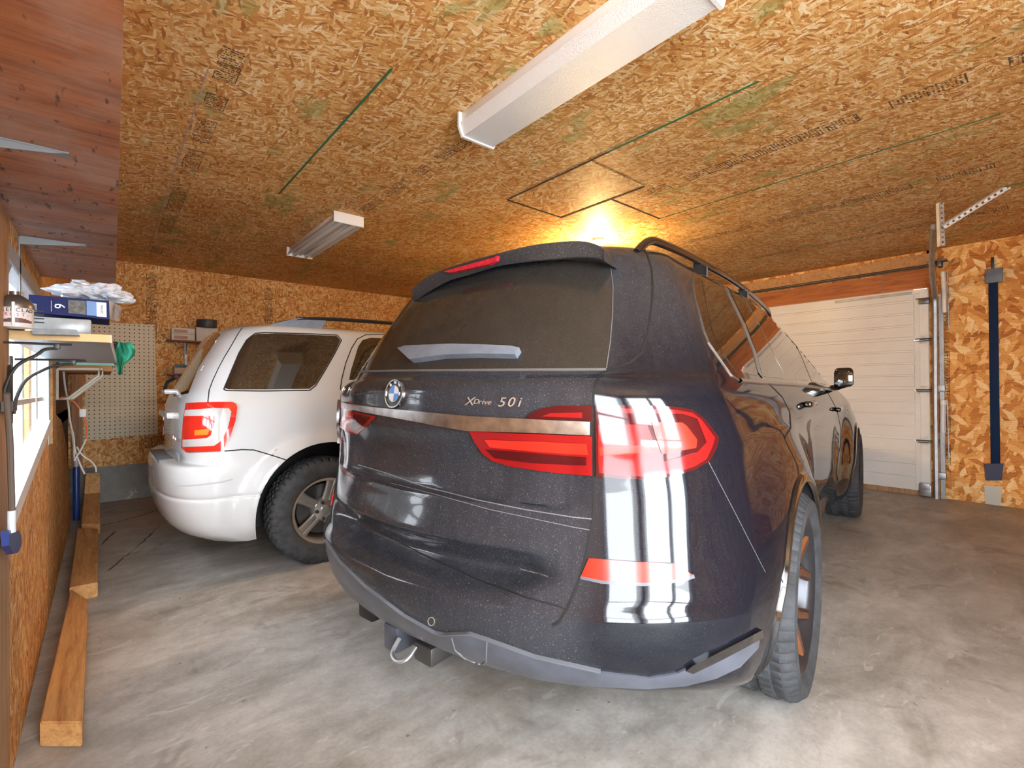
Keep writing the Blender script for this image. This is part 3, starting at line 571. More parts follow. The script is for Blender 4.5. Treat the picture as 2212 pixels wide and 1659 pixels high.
# near-left long handle with blue brush
hx = thing('brush', 'long grey handled brush with blue head hanging on the left post', 'brush', (XL+.04, 2.0, .8))
R2 = lambda x, y: hit(x, y, 0, XL+.04)
mb = MB(); mb.tube([R2(15, 850), R2(22, 960), R2(26, 1105)], .0065, 8); mb.build('handle', simple('dark_handle', (.10,.075,.06), .6), hx)
mb = MB(); mb.tube([R2(25, 1103), R2(25, 1150)], .0085, 10); mb.build('ferrule', simple('pale_ferrule', (.55,.62,.68), .4), hx)
mb = MB(); mb.prism([R2(19, 1146), R2(42, 1146), R2(47, 1160), R2(46, 1180), R2(39, 1194), R2(30, 1196), R2(20, 1178)], (-.014, 0, 0)); mb.build('brush_head', MAT['blue'], hx, False)
# pull cords / latch at the window jamb
mb = MB(); mb.tube(spline([hit(x, y, 0, XL+.02) for x, y in ((22, 790), (20, 830), (20, 880), (19, 905))], 6), .006, 6); mb.box(tuple(hit(14, 880, 0, XL+.02)-Vector((.01,0,.012))), tuple(hit(24, 874, 0, XL+.02)+Vector((.012, 0, .01)))); o = mb.build('hanging_cord', MAT['black'], None); tag(o, 'black hanging cord with cleats on the near window jamb', 'cord')

# ------------------------------------------------------------------ things on the window shelf
def px_box(name, label, cat, pl_, pr_, ptop, y, dep, mat, zb=ST):
    a = hit(pl_[0], pl_[1], 1, y); b = hit(pr_[0], pr_[1], 1, y); c = hit(pl_[0], ptop, 1, y); return a, b, c
# paint tin with tapered top
PCY = 1.955; pc = hit(33, 700, 1, PCY); rt = .038; pcx = pc.x
can = thing('paint_can', 'white labelled rust paint can with metal cone top on the window shelf', 'paint can', (pcx, PCY, ST))
zt = hit(33, 664, 1, PCY).z
mb = MB(); mb.lathe([(rt, 0), (rt, zt-ST)], c=(pcx, PCY, ST), seg=40); mb.build('can_body', simple('can_label', (.62,.56,.54), .4), can)
zt2 = hit(33, 630, 1, PCY).z
mb = MB(); h = zt2-zt; mb.lathe([(rt*1.06, -.004), (rt*1.06, .004), (rt*.98, .012), (rt*.85, h*.45), (rt*.45, h*.72), (rt*.32, h*.78), (rt*.32, h), (0, h)], c=(pcx, PCY, zt), seg=40); mb.build('cone_top', simple('tin_dark', (.22,.19,.17), .35, metal=.8), can)
BLKT = simple('print_black', (.015,.012,.012), .6); REDT = simple('print_red', (.55,.03,.04), .6); WHT = simple('print_white', (.85,.86,.88), .6)
vd = Vector((pcx, PCY, 0))-Vector((0, 0, 0)); vd.z = 0; vd.normalize(); side = Vector((vd.y, -vd.x, 0))
def on_can(ch, ang, z, size, mat, sx=1):
    d = (-vd*math.cos(ang)+side*math.sin(ang)); tdir = (vd*math.sin(ang)+side*math.cos(ang)); text('lettering', ch, size, frame(Vector((pcx, PCY, z))+d*(rt+.0006), tdir, d), mat, can, .0004, sx)
hz = zt-ST
for i, ch in enumerate('TREMCLAD'): on_can(ch, (-3.5+i)*.27, ST+hz*.80, .0145, BLKT, .95)
for i, ch in enumerate('RUST-'): on_can(ch, (-1.6+i)*.30, ST+hz*.58, .013, REDT, .95)
mb = MB()
for i in range(9):
    a0 = (-4+i)*.2; d = (-vd*math.cos(a0)+side*math.sin(a0)); d1 = (-vd*math.cos(a0+.2)+side*math.sin(a0+.2)); c = Vector((pcx, PCY, 0)); top = ST+hz*(.30+.13*math.sin((i+.5)/9*PI))
    mb.prism([c+d*(rt+.0005)+Vector((0,0,ST+.012)), c+d1*(rt+.0005)+Vector((0,0,ST+.012)), c+d1*(rt+.0005)+Vector((0,0,top)), c+d*(rt+.0005)+Vector((0,0,top))], d*.0005)
mb.build('label_picture', simple('label_brown', (.12,.055,.05), .5), can, False)
mb = MB(); cpos = Vector((pcx, PCY, 0))-vd*(rt+.006)-side*.004; mb.tube([cpos+Vector((0,0,ST+.004)), cpos+Vector((0,0,zt+.01))], .0035, 8); mb.build('nozzle_straw', simple('straw_white', (.85,.85,.85), .4), can)
# black jar behind / left of the can
mb = MB(); mb.lathe([(.030, 0), (.030, .075), (.02, .08), (0, .08)], c=(pcx-.020, 2.06, ST), seg=24); o = mb.build('dark_jar', MAT['black'], None); tag(o, 'black jar partly hidden behind the paint can', 'jar')
# boxes: translucent storage box below, blue light-bulb box on top, open carton end
yb = 2.13
def rot_box(name, label, cat, pa, pb, zb, ztop, depth, mat, ang=0, bev=.002):
    a = hit(*pa, 1, yb); b = hit(*pb, 1, yb); return a, b
a = hit(62, 700, 1, yb); b = hit(198, 700, 1, yb+.02)
ztb = hit(130, 686, 1, yb).z
tub = thing('storage_box', 'clear grey plastic storage box under the blue box on the window shelf', 'box', ((a.x+b.x)/2, yb+.15, ST))
CLR = simple('clear_plastic_grey', (.50,.52,.53), .25, trans=.35, var=.15, vscale=30)
mb = MB(); mb.box((a.x, yb, ST), (b.x, yb+.25, ztb), .006); mb.build('body', CLR, tub)
mb = MB()
for i in range(4): z = ST+.035+i*.012; mb.box((a.x+.004, yb-.002, z), (a.x+.035, yb-.0005, z+.004))
mb.build('label_lines', BLKT, tub, False)
blue = thing('bulb_box', 'dark blue light bulb box with a large white 6 on the window shelf', 'box', ((a.x+b.x)/2, yb+.1, ztb))
q = [hit(62, 636, 1, yb), hit(236, 650, 1, yb), hit(237, 690, 1, yb), hit(62, 674, 1, yb)]
NAVY = simple('box_navy', (.008,.014,.085), .6, spec=.2)
mb = MB(); mb.prism(q, (.0, .20, 0)); mb.build('carton', NAVY, blue, False)
xd = (q[1]-q[0]).normalized(); nd = Vector((0, -1, 0))
def onb(u, v, off=.0008):   # u along, v down, 0..1
    top = q[0]+(q[1]-q[0])*u; bot = q[3]+(q[2]-q[3])*u; return top+(bot-top)*v+nd*off
def panel(u0, u1, v0, v1, mat, name): mb = MB(); mb.prism([onb(u0, v0), onb(u1, v0), onb(u1, v1), onb(u0, v1)], nd*.0006); return mb.build(name, mat, blue, False)
panel(.47, .69, .12, .86, simple('photo_brown', (.07,.06,.045), .5, var=.8, vscale=120), 'picture'); panel(.70, .83, .10, .88, simple('panel_blue', (.05,.16,.40), .4), 'blue_panel'); panel(.83, .96, .12, .90, simple('panel_white', (.62,.65,.70), .4), 'white_panel'); panel(.02, .09, .50, .95, simple('barcode_grey', (.45,.46,.50), .5), 'barcode')
dn = (q[3]-q[0]).normalized()
text('lettering', '6', .036, frame(onb(.36, .52, .0016), dn, nd), WHT, blue, .0004)
text('lettering', 'PHILIPS', .009, frame(onb(.895, .5, .0022), dn, nd), BLKT, blue, .0004)
for i in range(10):
    mb = MB(); u = .024+.0064*i; mb.prism([onb(u, .54, .0015), onb(u+.0032, .54, .0015), onb(u+.0032, .92, .0015), onb(u, .92, .0015)], nd*.0004); mb.build('barcode_bar', BLKT, blue, False)
mb = MB(); mb.prism([onb(.26, .25), onb(.268, .25), onb(.268, .85), onb(.26, .85)], nd*.0005); mb.prism([onb(.31, .4), onb(.316, .4), onb(.316, .65), onb(.31, .65)], nd*.0005); mb.build('small_print', simple('print_lilac', (.4,.38,.5), .5), blue, False)
r_ = [hit(237, 650, 1, yb+.002), hit(262, 664, 1, yb+.12), hit(258, 694, 1, yb+.12), hit(236, 690, 1, yb+.002)]
mb = MB(); mb.prism([v+Vector((.001, 0, 0)) for v in r_], (-.004, .0, 0)); mb.build('box_end', simple('flap_white', (.32,.30,.30), .6, var=.7, vscale=22), blue, False)
# plastic bag on top
def blob(name, label, cat, c, r, mat, seed, amp=.35, sub=4, fr=9.):
    bm = bmesh.new(); bmesh.ops.create_icosphere(bm, subdivisions=sub, radius=1)
    for v in bm.verts:
        n = noise.turbulence(v.co*1.3+Vector((seed, 0, 0)), 3, True); k = 1+amp*(n-.5)*1.6; k += .10*abs(math.sin(v.co.x*fr+seed)*math.cos(v.co.z*fr*.8+v.co.y*4))
        v.co = Vector((v.co.x*r[0]*k, v.co.y*r[1]*k, v.co.z*r[2]*k))+Vector(c)
    me = bpy.data.meshes.new(name); bm.to_mesh(me); bm.free(); o = bpy.data.objects.new(name, me); COL.objects.link(o); me.materials.append(mat)
    me.polygons.foreach_set('use_smooth', [False]*len(me.polygons)); return tag(o, label, cat)
bagm, bnt, bb_ = new_mat('bag_plastic'); tt = NT(bnt); tcc = tt.n('ShaderNodeTexCoord'); nn_ = tt.noise(tcc.outputs['Object'], 26, 4, .6, 1)
tt.l(tt.ramp(nn_.outputs['Fac'], [(.35, (.50,.58,.70)), (.5, (.80,.82,.86)), (.62, (.78,.80,.84)), (.72, (.65,.30,.32))]), bb_.inputs['Base Color']); bb_.inputs['Roughness'].default_value = .22; bb_.inputs['Transmission Weight'].default_value = .25
bq = hit(205, 636, 1, 2.2); blob('plastic_bag', 'crumpled white and blue plastic bag on top of the blue bulb box', 'bag', (bq.x-.006, 2.25, bq.z+.010), (.105, .08, .038), bagm, 3, .45)
# tools lying on the shelf
p = hit(80, 716, 1, 2.60)
mb = MB(); mb.prism([hit(68, 721, 1, 1.99), hit(172, 724, 1, 1.99), hit(166, 712, 1, 1.99), hit(72, 709, 1, 1.99)], (.0, .10, 0)); o = mb.build('flat_case', simple('case_grey', (.14,.15,.16), .4, var=.3, vscale=30), None, False); tag(o, 'flat dark grey plastic case lying in front of the storage box', 'case')
mb = MB(); aa = hit(205, 722, 1, 2.45); mb.box((aa.x-.02, 2.45, ST), (aa.x+.07, 2.95, ST+.012), .006, 3); o = mb.build('utility_tool', MAT['black'], None); tag(o, 'flat black tool lying on the far end of the window shelf', 'tool')
# green rag hanging at the shelf end
GR = simple('green_cloth', (.06,.48,.30), .7, var=.3, vscale=20)
bm = bmesh.new(); gp = hit(264, 768, 1, 3.62); n1, n2 = 22, 26; grid = []
outl = [(250, 750), (262, 748), (272, 756), (283, 768), (272, 778), (268, 796), (256, 800), (250, 790)]
for i in range(n1+1):
    row = []
    for j in range(n2+1):
        u, v = i/n1, j/n2; wdt = .046*math.sin(PI*min(1, v*1.0+.25))+.014; x = gp.x-.01+(u-.5)*2*wdt*(1+.2*math.sin(v*5)); z = gp.z+.078-v*.19; y = 3.62+.028*math.sin(u*11+v*4)+.015*math.sin(u*23-v*7)
        row.append(bm.verts.new((x, y, z)))
    grid.append(row)
for i in range(n1):
    for j in range(n2): bm.faces.new((grid[i][j], grid[i+1][j], grid[i+1][j+1], grid[i][j+1]))
bmesh.ops.solidify(bm, geom=bm.faces[:], thickness=.004)
me = bpy.data.meshes.new('rag'); bm.to_mesh(me); bm.free(); o = bpy.data.objects.new('rag', me); COL.objects.link(o); me.materials.append(GR); me.polygons.foreach_set('use_smooth', [True]*len(me.polygons)); tag(o, 'bright green rag hanging from the shelf end', 'rag')

# ------------------------------------------------------------------ lumber along the left wall
def board(label, pts_px, zt, zb, mat):
    top = [hit(x, y, 2, z) for (x, y), z in zip(pts_px, zt)]; V = [tuple(t) for t in top]+[(t.x, t.y, t.z-zb) for t in top]
    F = [(0, 1, 2, 3), (7, 6, 5, 4), (0, 4, 5, 1), (1, 5, 6, 2), (2, 6, 7, 3), (3, 7, 4, 0)]
    bm = bmesh.new(); vs = [bm.verts.new(v) for v in V]
    for f in F: bm.faces.new([vs[i] for i in f])
    bmesh.ops.recalc_face_normals(bm, faces=bm.faces[:]); bmesh.ops.bevel(bm, geom=bm.edges[:], offset=.004, segments=2, affect='EDGES')
    me = bpy.data.meshes.new('lumber_board'); bm.to_mesh(me); bm.free(); o = bpy.data.objects.new('lumber_board', me); COL.objects.link(o); me.materials.append(mat); tag(o, label, 'board', 'lumber offcuts along the left wall'); return o
board('nearest thick pine board on the floor along the left wall', [(190, 1295), (154, 1272), (86, 1560), (178, 1560)], [.085]*4, .083, MAT['pine'])
board('middle pine board along the left wall with a dark knot', [(211, 1258), (150, 1270), (168, 1141), (212, 1142)], [.085]*4, .083, MAT['pine'])
board('third pine board from the viewer, short piece near the back corner', [(216, 1132), (176, 1132), (182, 1067), (216, 1064)], [.085, .085, .22, .22], .083, MAT['pine'])
board('farthest pine board, leaning its end on the back kerb', [(216, 1062), (182, 1065), (185, 1021), (216, 1020)], [.225, .225, .41, .41], .04, MAT['pine'])
kn = hit(204, 1237, 2, .0865)
# cracks in the slab
def crack(label, pts, r=.006):
    P = [hit(x, y, 2, 0) for x, y in pts]; D = []
    for a, b in zip(P, P[1:]):
        for k in range(8): t = k/8; D.append(a+(b-a)*t+Vector((random.uniform(-1, 1), random.uniform(-1, 1), 0))*.006)
    D.append(P[-1]); V, F = [], []
    for i, p in enumerate(D):
        t = (D[min(i+1, len(D)-1)]-D[max(i-1, 0)]).normalized(); s = Vector((-t.y, t.x, 0)); w = r*random.uniform(.1, .9); V += [p-s*w+Vector((0,0,-.002)), p-s*w+Vector((0,0,.0012)), p+s*w+Vector((0,0,.0012)), p+s*w+Vector((0,0,-.002))]
    for i in range(len(D)-1):
        for k in range(3): q = i*4+k; F.append((q, q+1, q+5, q+4))
    o = link_mesh('trim_%d' % (40+len([x for x in bpy.data.objects if x.name.startswith('trim_4')])), V, F, simple('crack_dark', (.10,.09,.08), .9) if 'crack_dark' not in bpy.data.materials else bpy.data.materials['crack_dark']); struct(o)
crack('', [(216, 1136), (250, 1128), (300, 1115), (345, 1100)], .010); crack('', [(218, 1178), (235, 1160), (250, 1148)], .012); crack('', [(236, 1232), (280, 1195), (320, 1160), (345, 1135)], .008)

# ------------------------------------------------------------------ vehicles: lofted bodies
def pchip(xs, ys, x):
    n = len(xs); h = [xs[i+1]-xs[i] for i in range(n-1)]; d = [(ys[i+1]-ys[i])/h[i] for i in range(n-1)]; m = [0]*n
    m[0], m[-1] = d[0], d[-1]
    for i in range(1, n-1):
        if d[i-1]*d[i] <= 0: m[i] = 0
        else:
            w1, w2 = 2*h[i]+h[i-1], h[i]+2*h[i-1]; m[i] = (w1+w2)/(w1/d[i-1]+w2/d[i])
    i = 0
    while i < n-2 and x > xs[i+1]: i += 1
    t = (x-xs[i])/h[i]; t2, t3 = t*t, t**3
    return (2*t3-3*t2+1)*ys[i] + (t3-2*t2+t)*h[i]*m[i] + (-2*t3+3*t2)*ys[i+1] + (t3-t2)*h[i]*m[i+1]
def sstep(v, a, b):
    t = max(0, min(1, (v-a)/(b-a))) if a != b else float(v > a); return t*t*(3-2*t)
def loft(keys, sub, disp, nr=44, ns=70, nf=20):
    """keys: rows (z, rear x, bow, corner length, n, half width, front x, front corner); returns verts, faces of a closed body"""
    ts = list(range(len(keys))); rows = []
    for i in range(len(keys)-1):
        for k in range(sub): rows.append(i+k/sub)
    rows.append(len(keys)-1); V = []; n_ring = None
    cols = [[k[j] for k in keys] for j in range(8)]
    for t in rows:
        z, xr, k, a, n, w, xf, af = [pchip(ts, c, t) for c in cols]
        half = []
        for i in range(nr+1):
            f = i/nr*PI/2; y = w*math.sin(f)**(2/n); x = xr + k*y*y + a*(1-math.cos(f)**(2/2.0)); half.append((x, y))
        xe = half[-1][0]; xs_ = xf-af
        for i in range(1, ns+1):
            s = i/ns; half.append((xe+(xs_-xe)*s, w))
        for i in range(1, nf+1):
            f = i/nf*PI/2; y = w*math.cos(f)**(2/2.6); half.append((xs_+af*math.sin(f), y))
        full = half + [(x, -y) for x, y in half[-2:0:-1]]
        for (x, y) in full: V.append(disp(x, y, z))
        n_ring = len(full)
    F = []
    for r in range(len(rows)-1):
        for k in range(n_ring):
            a_, b_ = r*n_ring+k, r*n_ring+(k+1) % n_ring; F.append((a_, b_, b_+n_ring, a_+n_ring))
    F.append(tuple(range(n_ring))[::-1]); F.append(tuple((len(rows)-1)*n_ring+k for k in range(n_ring)))
    return V, F
def cut(o, cutter, matidx_mat=None):
    md = o.modifiers.new('cut', 'BOOLEAN'); md.operation = 'DIFFERENCE'; md.solver = 'EXACT'; md.object = cutter; md.material_mode = 'TRANSFER'
    dg = bpy.context.evaluated_depsgraph_get(); me = bpy.data.meshes.new_from_object(o.evaluated_get(dg)); o.modifiers.clear(); old = o.data; o.data = me
    bpy.data.objects.remove(cutter)
    me.polygons.foreach_set('use_smooth', [True]*len(me.polygons)); me.set_sharp_from_angle(angle=math.radians(32))

class Surf:
    """smooth surface lookup on a car body, in the car's own coordinates"""
    def __init__(s, verts, faces, pose):
        me = bpy.data.meshes.new('tmp'); me.from_pydata(verts, [], faces); me.update()
        bm = bmesh.new(); bm.from_mesh(me); bmesh.ops.recalc_face_normals(bm, faces=bm.faces[:]); bmesh.ops.triangulate(bm, faces=bm.faces[:]); bm.normal_update()
        s.tri = [[v.co.copy() for v in f.verts] for f in bm.faces]; s.nor = [[v.normal.copy() for v in f.verts] for f in bm.faces]
        s.bvh = BVHTree.FromBMesh(bm); bm.free(); s.pose = pose; s.inv = pose.inverted()
    def _n(s, i, p):
        a, b, c = s.tri[i]; v0, v1, v2 = b-a, c-a, p-a; d00, d01, d11 = v0.dot(v0), v0.dot(v1), v1.dot(v1); d20, d21 = v2.dot(v0), v2.dot(v1); den = d00*d11-d01*d01
        if abs(den) < 1e-14: return s.nor[i][0]
        v = (d11*d20-d01*d21)/den; w = (d00*d21-d01*d20)/den
        return (s.nor[i][0]*(1-v-w) + s.nor[i][1]*v + s.nor[i][2]*w).normalized()
    def px(s, x, y):
        o = s.inv @ CPOS; d = (s.inv.to_3x3() @ ray(x, y)).normalized(); p, n, i, _ = s.bvh.ray_cast(o, d)
        if p is None:   # just off the silhouette: nearest surface point to the ray
            best = None
            for t in [1+.02*k for k in range(200)]:
                q, n, i, dist = s.bvh.find_nearest(o+d*t)
                if best is None or dist < best[0]: best = (dist, q, i)
            return best[1], s._n(best[2], best[1])
        return p, s._n(i, p)
    def near(s, p):
        q, n, i, d = s.bvh.find_nearest(Vector(p)); return q, s._n(i, q)
def densify(poly, step, closed=True):
    out = []; n = len(poly)
    for i in range(n if closed else n-1):
        a, b = Vector(poly[i]), Vector(poly[(i+1) % n]); k = max(1, int((b-a).length/step))
        for j in range(k): out.append(a+(b-a)*(j/k))
    if not closed: out.append(Vector(poly[-1]))
    return out
def rounded(poly, r, n=4):
    out = []; N = len(poly)
    for i in range(N):
        p0, p, p2 = Vector(poly[i-1]), Vector(poly[i]), Vector(poly[(i+1) % N]); a = (p0-p); b = (p2-p); rr = min(r, a.length*.45, b.length*.45)
        A = p+a.normalized()*rr; B = p+b.normalized()*rr
        for k in range(n+1):
            t = k/n; out.append((1-t)**2*A + 2*t*(1-t)*p + t*t*B)
    return out
def patch(surf, poly, name, mat, parent, off=.003, depth=.004, step=7, mirror=False, space='px', seg_r=0, both=False, dfun=None):
    """a shaped piece lying on the body surface; poly = outline, 'px' or 'yz' / 'xz' (rear or side elevation, in metres)"""
    if seg_r: poly = rounded(poly, seg_r)
    edge = densify(poly, step); n = len(edge); xs = [p.x for p in edge]; ys = [p.y for p in edge]
    pts = list(edge); x = min(xs)+step*.5
    def inside(px, py):
        c = False; j = n-1
        for i in range(n):
            if (ys[i] > py) != (ys[j] > py) and px < (xs[j]-xs[i])*(py-ys[i])/(ys[j]-ys[i])+xs[i]: c = not c
            j = i
        return c
    row = 0
    while x < max(xs):
        y = min(ys)+step*(.5 if row % 2 else .25)
        while y < max(ys):
            if inside(x, y) and min((x-e.x)**2+(y-e.y)**2 for e in edge) > (step*.45)**2: pts.append(Vector((x, y)))
            y += step
        x += step*.87; row += 1
    vs, es, fs, *_ = delaunay_2d_cdt([Vector((p[0], p[1])) for p in pts], [], [list(range(n))], 1, 1e-6)
    P, N = [], []
    for v in vs:
        if space == 'px': p, nn = surf.px(v.x, v.y)
        elif space == 'yz':
            o = Vector((-3, v.x, v.y)); q, _, i, _ = surf.bvh.ray_cast(o, Vector((1, 0, 0))); p, nn = (q, surf._n(i, q)) if q else surf.near((.1, v.x, v.y))
        else:
            o = Vector((v.x, -3, v.y)); q, _, i, _ = surf.bvh.ray_cast(o, Vector((0, 1, 0))); p, nn = (q, surf._n(i, q)) if q else surf.near((v.x, -.9, v.y))
        P.append(p); N.append(nn)
    outs = []
    for mir in ([False, True] if both else [mirror]):
        Q = [p+nn*(off+(dfun(p) if dfun else 0)) for p, nn in zip(P, N)]; B = [p+nn*(off-depth) for p, nn in zip(P, N)]; NN = list(N)
        if mir:
            m = lambda v: Vector((v.x, -v.y, v.z)); Q = [m(q) for q in Q]; B = [m(q) for q in B]; NN = [m(q) for q in NN]
        F = [tuple(f) for f in fs]; F2 = []
        for f in F:
            nrm = (Q[f[1]]-Q[f[0]]).cross(Q[f[2]]-Q[f[0]]); F2.append(f if nrm.dot(NN[f[0]]) > 0 else f[::-1])
        ec = {}
        for f in F2:
            for k in range(len(f)):
                e = (f[k], f[(k+1) % len(f)])
                if (e[1], e[0]) in ec: del ec[(e[1], e[0])]
                else: ec[e] = 1
        nv = len(Q); rim = sorted({v for e in ec for v in e}); idx = {v: nv+i for i, v in enumerate(rim)}; idt = {v: nv+len(rim)+i for i, v in enumerate(rim)}
        V = Q + [B[v] for v in rim] + [Q[v] for v in rim]; sk = [(idt[b], idt[a], idx[a], idx[b]) for a, b in ec]
        me = bpy.data.meshes.new(name); me.from_pydata([tuple(v) for v in V], [], F2+sk); me.update()
        me.polygons.foreach_set('use_smooth', [True]*len(F2)+[False]*len(sk))
        lv = [l.vertex_index for l in me.loops]; fl = len(F2)
        nl = []
        for pi, p in enumerate(me.polygons):
            for li in p.loop_indices: nl.append(tuple(NN[lv[li]]) if pi < fl and lv[li] < nv else tuple(p.normal))
        me.normals_split_custom_set(nl)
        o = bpy.data.objects.new(name, me); COL.objects.link(o); me.materials.append(mat); o.parent = parent; outs.append(o)
    return outs[0] if len(outs) == 1 else outs
def strip(surf, line, name, mat, parent, width=.005, off=.0012, step=6, both=False, mirror=False, space='px', closed=False, raise_=0):
    """a thin ribbon (panel gap, crease, bead) following a line on the body"""
    pts = densify(line, step, closed)
    if closed: pts.append(pts[0])
    P = []
    for v in pts:
        if space == 'px': P.append(surf.px(v.x, v.y))
        elif space == 'yz':
            q, _, i, _ = surf.bvh.ray_cast(Vector((-3, v.x, v.y)), Vector((1, 0, 0))); P.append((q, surf._n(i, q)) if q else surf.near((.1, v.x, v.y)))
        elif space == 'xz':
            q, _, i, _ = surf.bvh.ray_cast(Vector((v.x, -3, v.y)), Vector((0, 1, 0))); P.append((q, surf._n(i, q)) if q else surf.near((v.x, -.9, v.y)))
    V, F = [], []; h = max(raise_, .0006)
    for i, (p, nn) in enumerate(P):
        t = (P[min(i+1, len(P)-1)][0]-P[max(i-1, 0)][0]).normalized(); s_ = t.cross(nn).normalized()*width/2
        if raise_: V += [p-s_-nn*.002, p-s_*.8+nn*(off+h*.7), p+nn*(off+h), p+s_*.8+nn*(off+h*.7), p+s_-nn*.002]
        else: V += [p-s_-nn*.002, p-s_+nn*off, p+nn*off, p+s_+nn*off, p+s_-nn*.002]
    for i in range(len(P)-1):
        for k in range(4): a = i*5+k; F.append((a, a+1, a+6, a+5))
    outs = []
    for mir in ([False, True] if both else [mirror]):
        o = link_mesh(name, [((v.x, -v.y if mir else v.y, v.z)) for v in V], F, mat, None, True); o.parent = parent; outs.append(o)
    return outs[0] if len(outs) == 1 else outs

def tyre(name, r, rr, wdt, mat, parent, c, side, blocks=64, grooves=True, a_t=False):
    """tyre around the y axis through c; side = sign of the outer face"""
    prof = [(rr, -.40), (rr+.012, -.455), (rr+(r-rr)*.35, -.50), (rr+(r-rr)*.7, -.49), (r-.022, -.455), (r-.008, -.41), (r, -.34), (r+.002, -.22), (r+.003, -.21), (r+.003, -.08), (r+.003, -.07), (r+.003, .07), (r+.003, .08), (r+.003, .21), (r+.002, .22), (r, .34), (r-.008, .41), (r-.022, .455), (rr+(r-rr)*.7, .49), (rr+(r-rr)*.35, .50), (rr+.012, .455), (rr, .40)]
    seg = blocks*4; V, F = [], []; gd = .009
    for k in range(seg):
        a = 2*PI*k/seg; ph = k % 4
        for j, (q, y) in enumerate(prof):
            d = 0
            if 4 <= j <= 17:
                row = [4, 5, 6, 7, 8, 9, 10, 11, 12, 13, 14, 15, 16, 17].index(j)
                shift = (0, 0, 0, 0, 2, 2, 0, 0, 2, 2, 0, 0, 0, 0)[row] if a_t else (0, 0, 0, 0, 1, 1, 2, 2, 1, 1, 0, 0, 0, 0)[row]
                if (ph+shift) % 4 == 0: d = gd*(1.2 if a_t else .75)
                if grooves and row in (3, 6, 7, 10) and not a_t: d = gd*1.1
            q2 = q-d; V.append((c[0]+q2*math.cos(a), c[1]+y*wdt*side, c[2]+q2*math.sin(a)))
    n = len(prof)
    for k in range(seg):
        for j in range(n-1):
            a_, b_ = k*n+j, ((k+1) % seg)*n+j; F.append((a_, b_, b_+1, a_+1))
    o = link_mesh(name, V, F, mat, None, False); o.parent = parent
    me = o.data; bm = bmesh.new(); bm.from_mesh(me); bmesh.ops.recalc_face_normals(bm, faces=bm.faces[:]); bm.to_mesh(me); bm.free()
    me.polygons.foreach_set('use_smooth', [True]*len(me.polygons)); me.set_sharp_from_angle(angle=math.radians(30))
    return o

# ------------------------------------------------------------------ big dark car
BM = Matrix.Translation((.747, 1.491, -.005)) @ Matrix.Rotation(.176, 4, 'Z')
#        z     xr    bow   a    n    w    xf    af
BK = [( .20,  .36, .20, .30, 3.0, .86, 4.90, .6),
      ( .27,  .19, .24, .26, 3.6, .915, 5.02, .6),
      ( .34,  .06, .25, .25, 4.0, .95, 5.08, .6),
      ( .42,  .00, .28, .23, 4.2, .968, 5.12, .6),
      ( .50, -.030, .30, .21, 4.4, .98, 5.14, .6),
      ( .555, -.034, .31, .20, 4.6, .988, 5.15, .6),
      ( .61, -.006, .315, .20, 4.7, .990, 5.15, .6),
      ( .66,  .004, .32, .20, 4.8, .990, 5.15, .6),
      ( .78,  .018, .345, .19, 5.0, .988, 5.14, .6),
      ( .90,  .028, .36, .18, 5.0, .982, 5.12, .6),
      (1.00,  .026, .37, .18, 5.0, .970, 5.02, .6),
      (1.08,  .022, .37, .18, 5.0, .955, 4.80, .6),
      (1.15,  .024, .37, .19, 4.8, .930, 4.30, .6),
      (1.19,  .032, .37, .20, 4.6, .908, 4.00, .5),
      (1.215, .055, .37, .21, 4.5, .893, 3.90, .5),
      (1.235, .090, .37, .22, 4.5, .882, 3.82, .5),
      (1.30,  .130, .38, .23, 4.4, .852, 3.68, .5),
      (1.45,  .225, .39, .25, 4.2, .780, 3.38, .5),
      (1.58,  .315, .40, .26, 4.0, .712, 3.10, .5),
      (1.66,  .380, .38, .28, 4.0, .668, 2.90, .5),
      (1.70,  .430, .36, .30, 3.6, .635, 2.78, .5),
      (1.742, .530, .34, .34, 3.2, .59, 2.62, .5),
      (1.778, .740, .30, .40, 2.8, .50, 2.45, .5),
      (1.800, 1.05, .20, .40, 2.4, .34, 2.25, .4),
      (1.812, 1.45, .05, .25, 2.0, .12, 2.0, .2)]
def _dense(keys):
    cols = [[k[j] for k in keys] for j in range(8)]; ts = list(range(len(keys))); out = []
    for i, k in enumerate(keys[:-1]):
        n = 5 if (.54 < k[0] < .90) else 1
        for q in range(n): out.append(tuple(pchip(ts, c, i+q/n) for c in cols))
    return out+[keys[-1]]
BK = _dense(BK)
def b_disp(x, y, z):
    ay = abs(y)
    if .44 < z < 1.2 and x < 1.0:
        yb = .50+.10*sstep(z, .585, .66)+.05*sstep(z, .66, 1.0)
        m = 1-sstep(ay, yb-.16, yb+.02) if z < .842 else 1-sstep(ay, yb-.05, yb+.005)
        D = pchip([.44, .565, .585, .605, .63, .68, .728, .742, .80, .838, .846, .87, .93, 1.02, 1.06, 1.2], [0, 0, .02, .055, .085, .050, .002, .004, .018, .026, .046, .056, .058, .035, .012, 0], z)
        rc = 1-.65*sstep(ay, .34, .52) if z > .845 else 1
        x += m*D*rc
    # waist between the wheels and flared arches
    s = 1 if y >= 0 else -1
    if ay > .5:
        f = sstep(x, 1.6, 2.2)*(1-sstep(x, 3.3, 4.0))*sstep(z, .3, .5)*(1-sstep(z, .95, 1.1)); y -= s*.022*f
        for wx in (1.145, 4.26):
            q = math.hypot((x-wx)*.85, z-.38); f = (1-sstep(q, .42, .74)); y += s*.058*f*sstep(ay, .6, .92)
        f = sstep(x, 3.4, 5.1); y -= s*.012*f
        # shoulder crease under the windows
        y += s*.008*math.exp(-((z-1.02)/.03)**2)
    return (x, y, z)

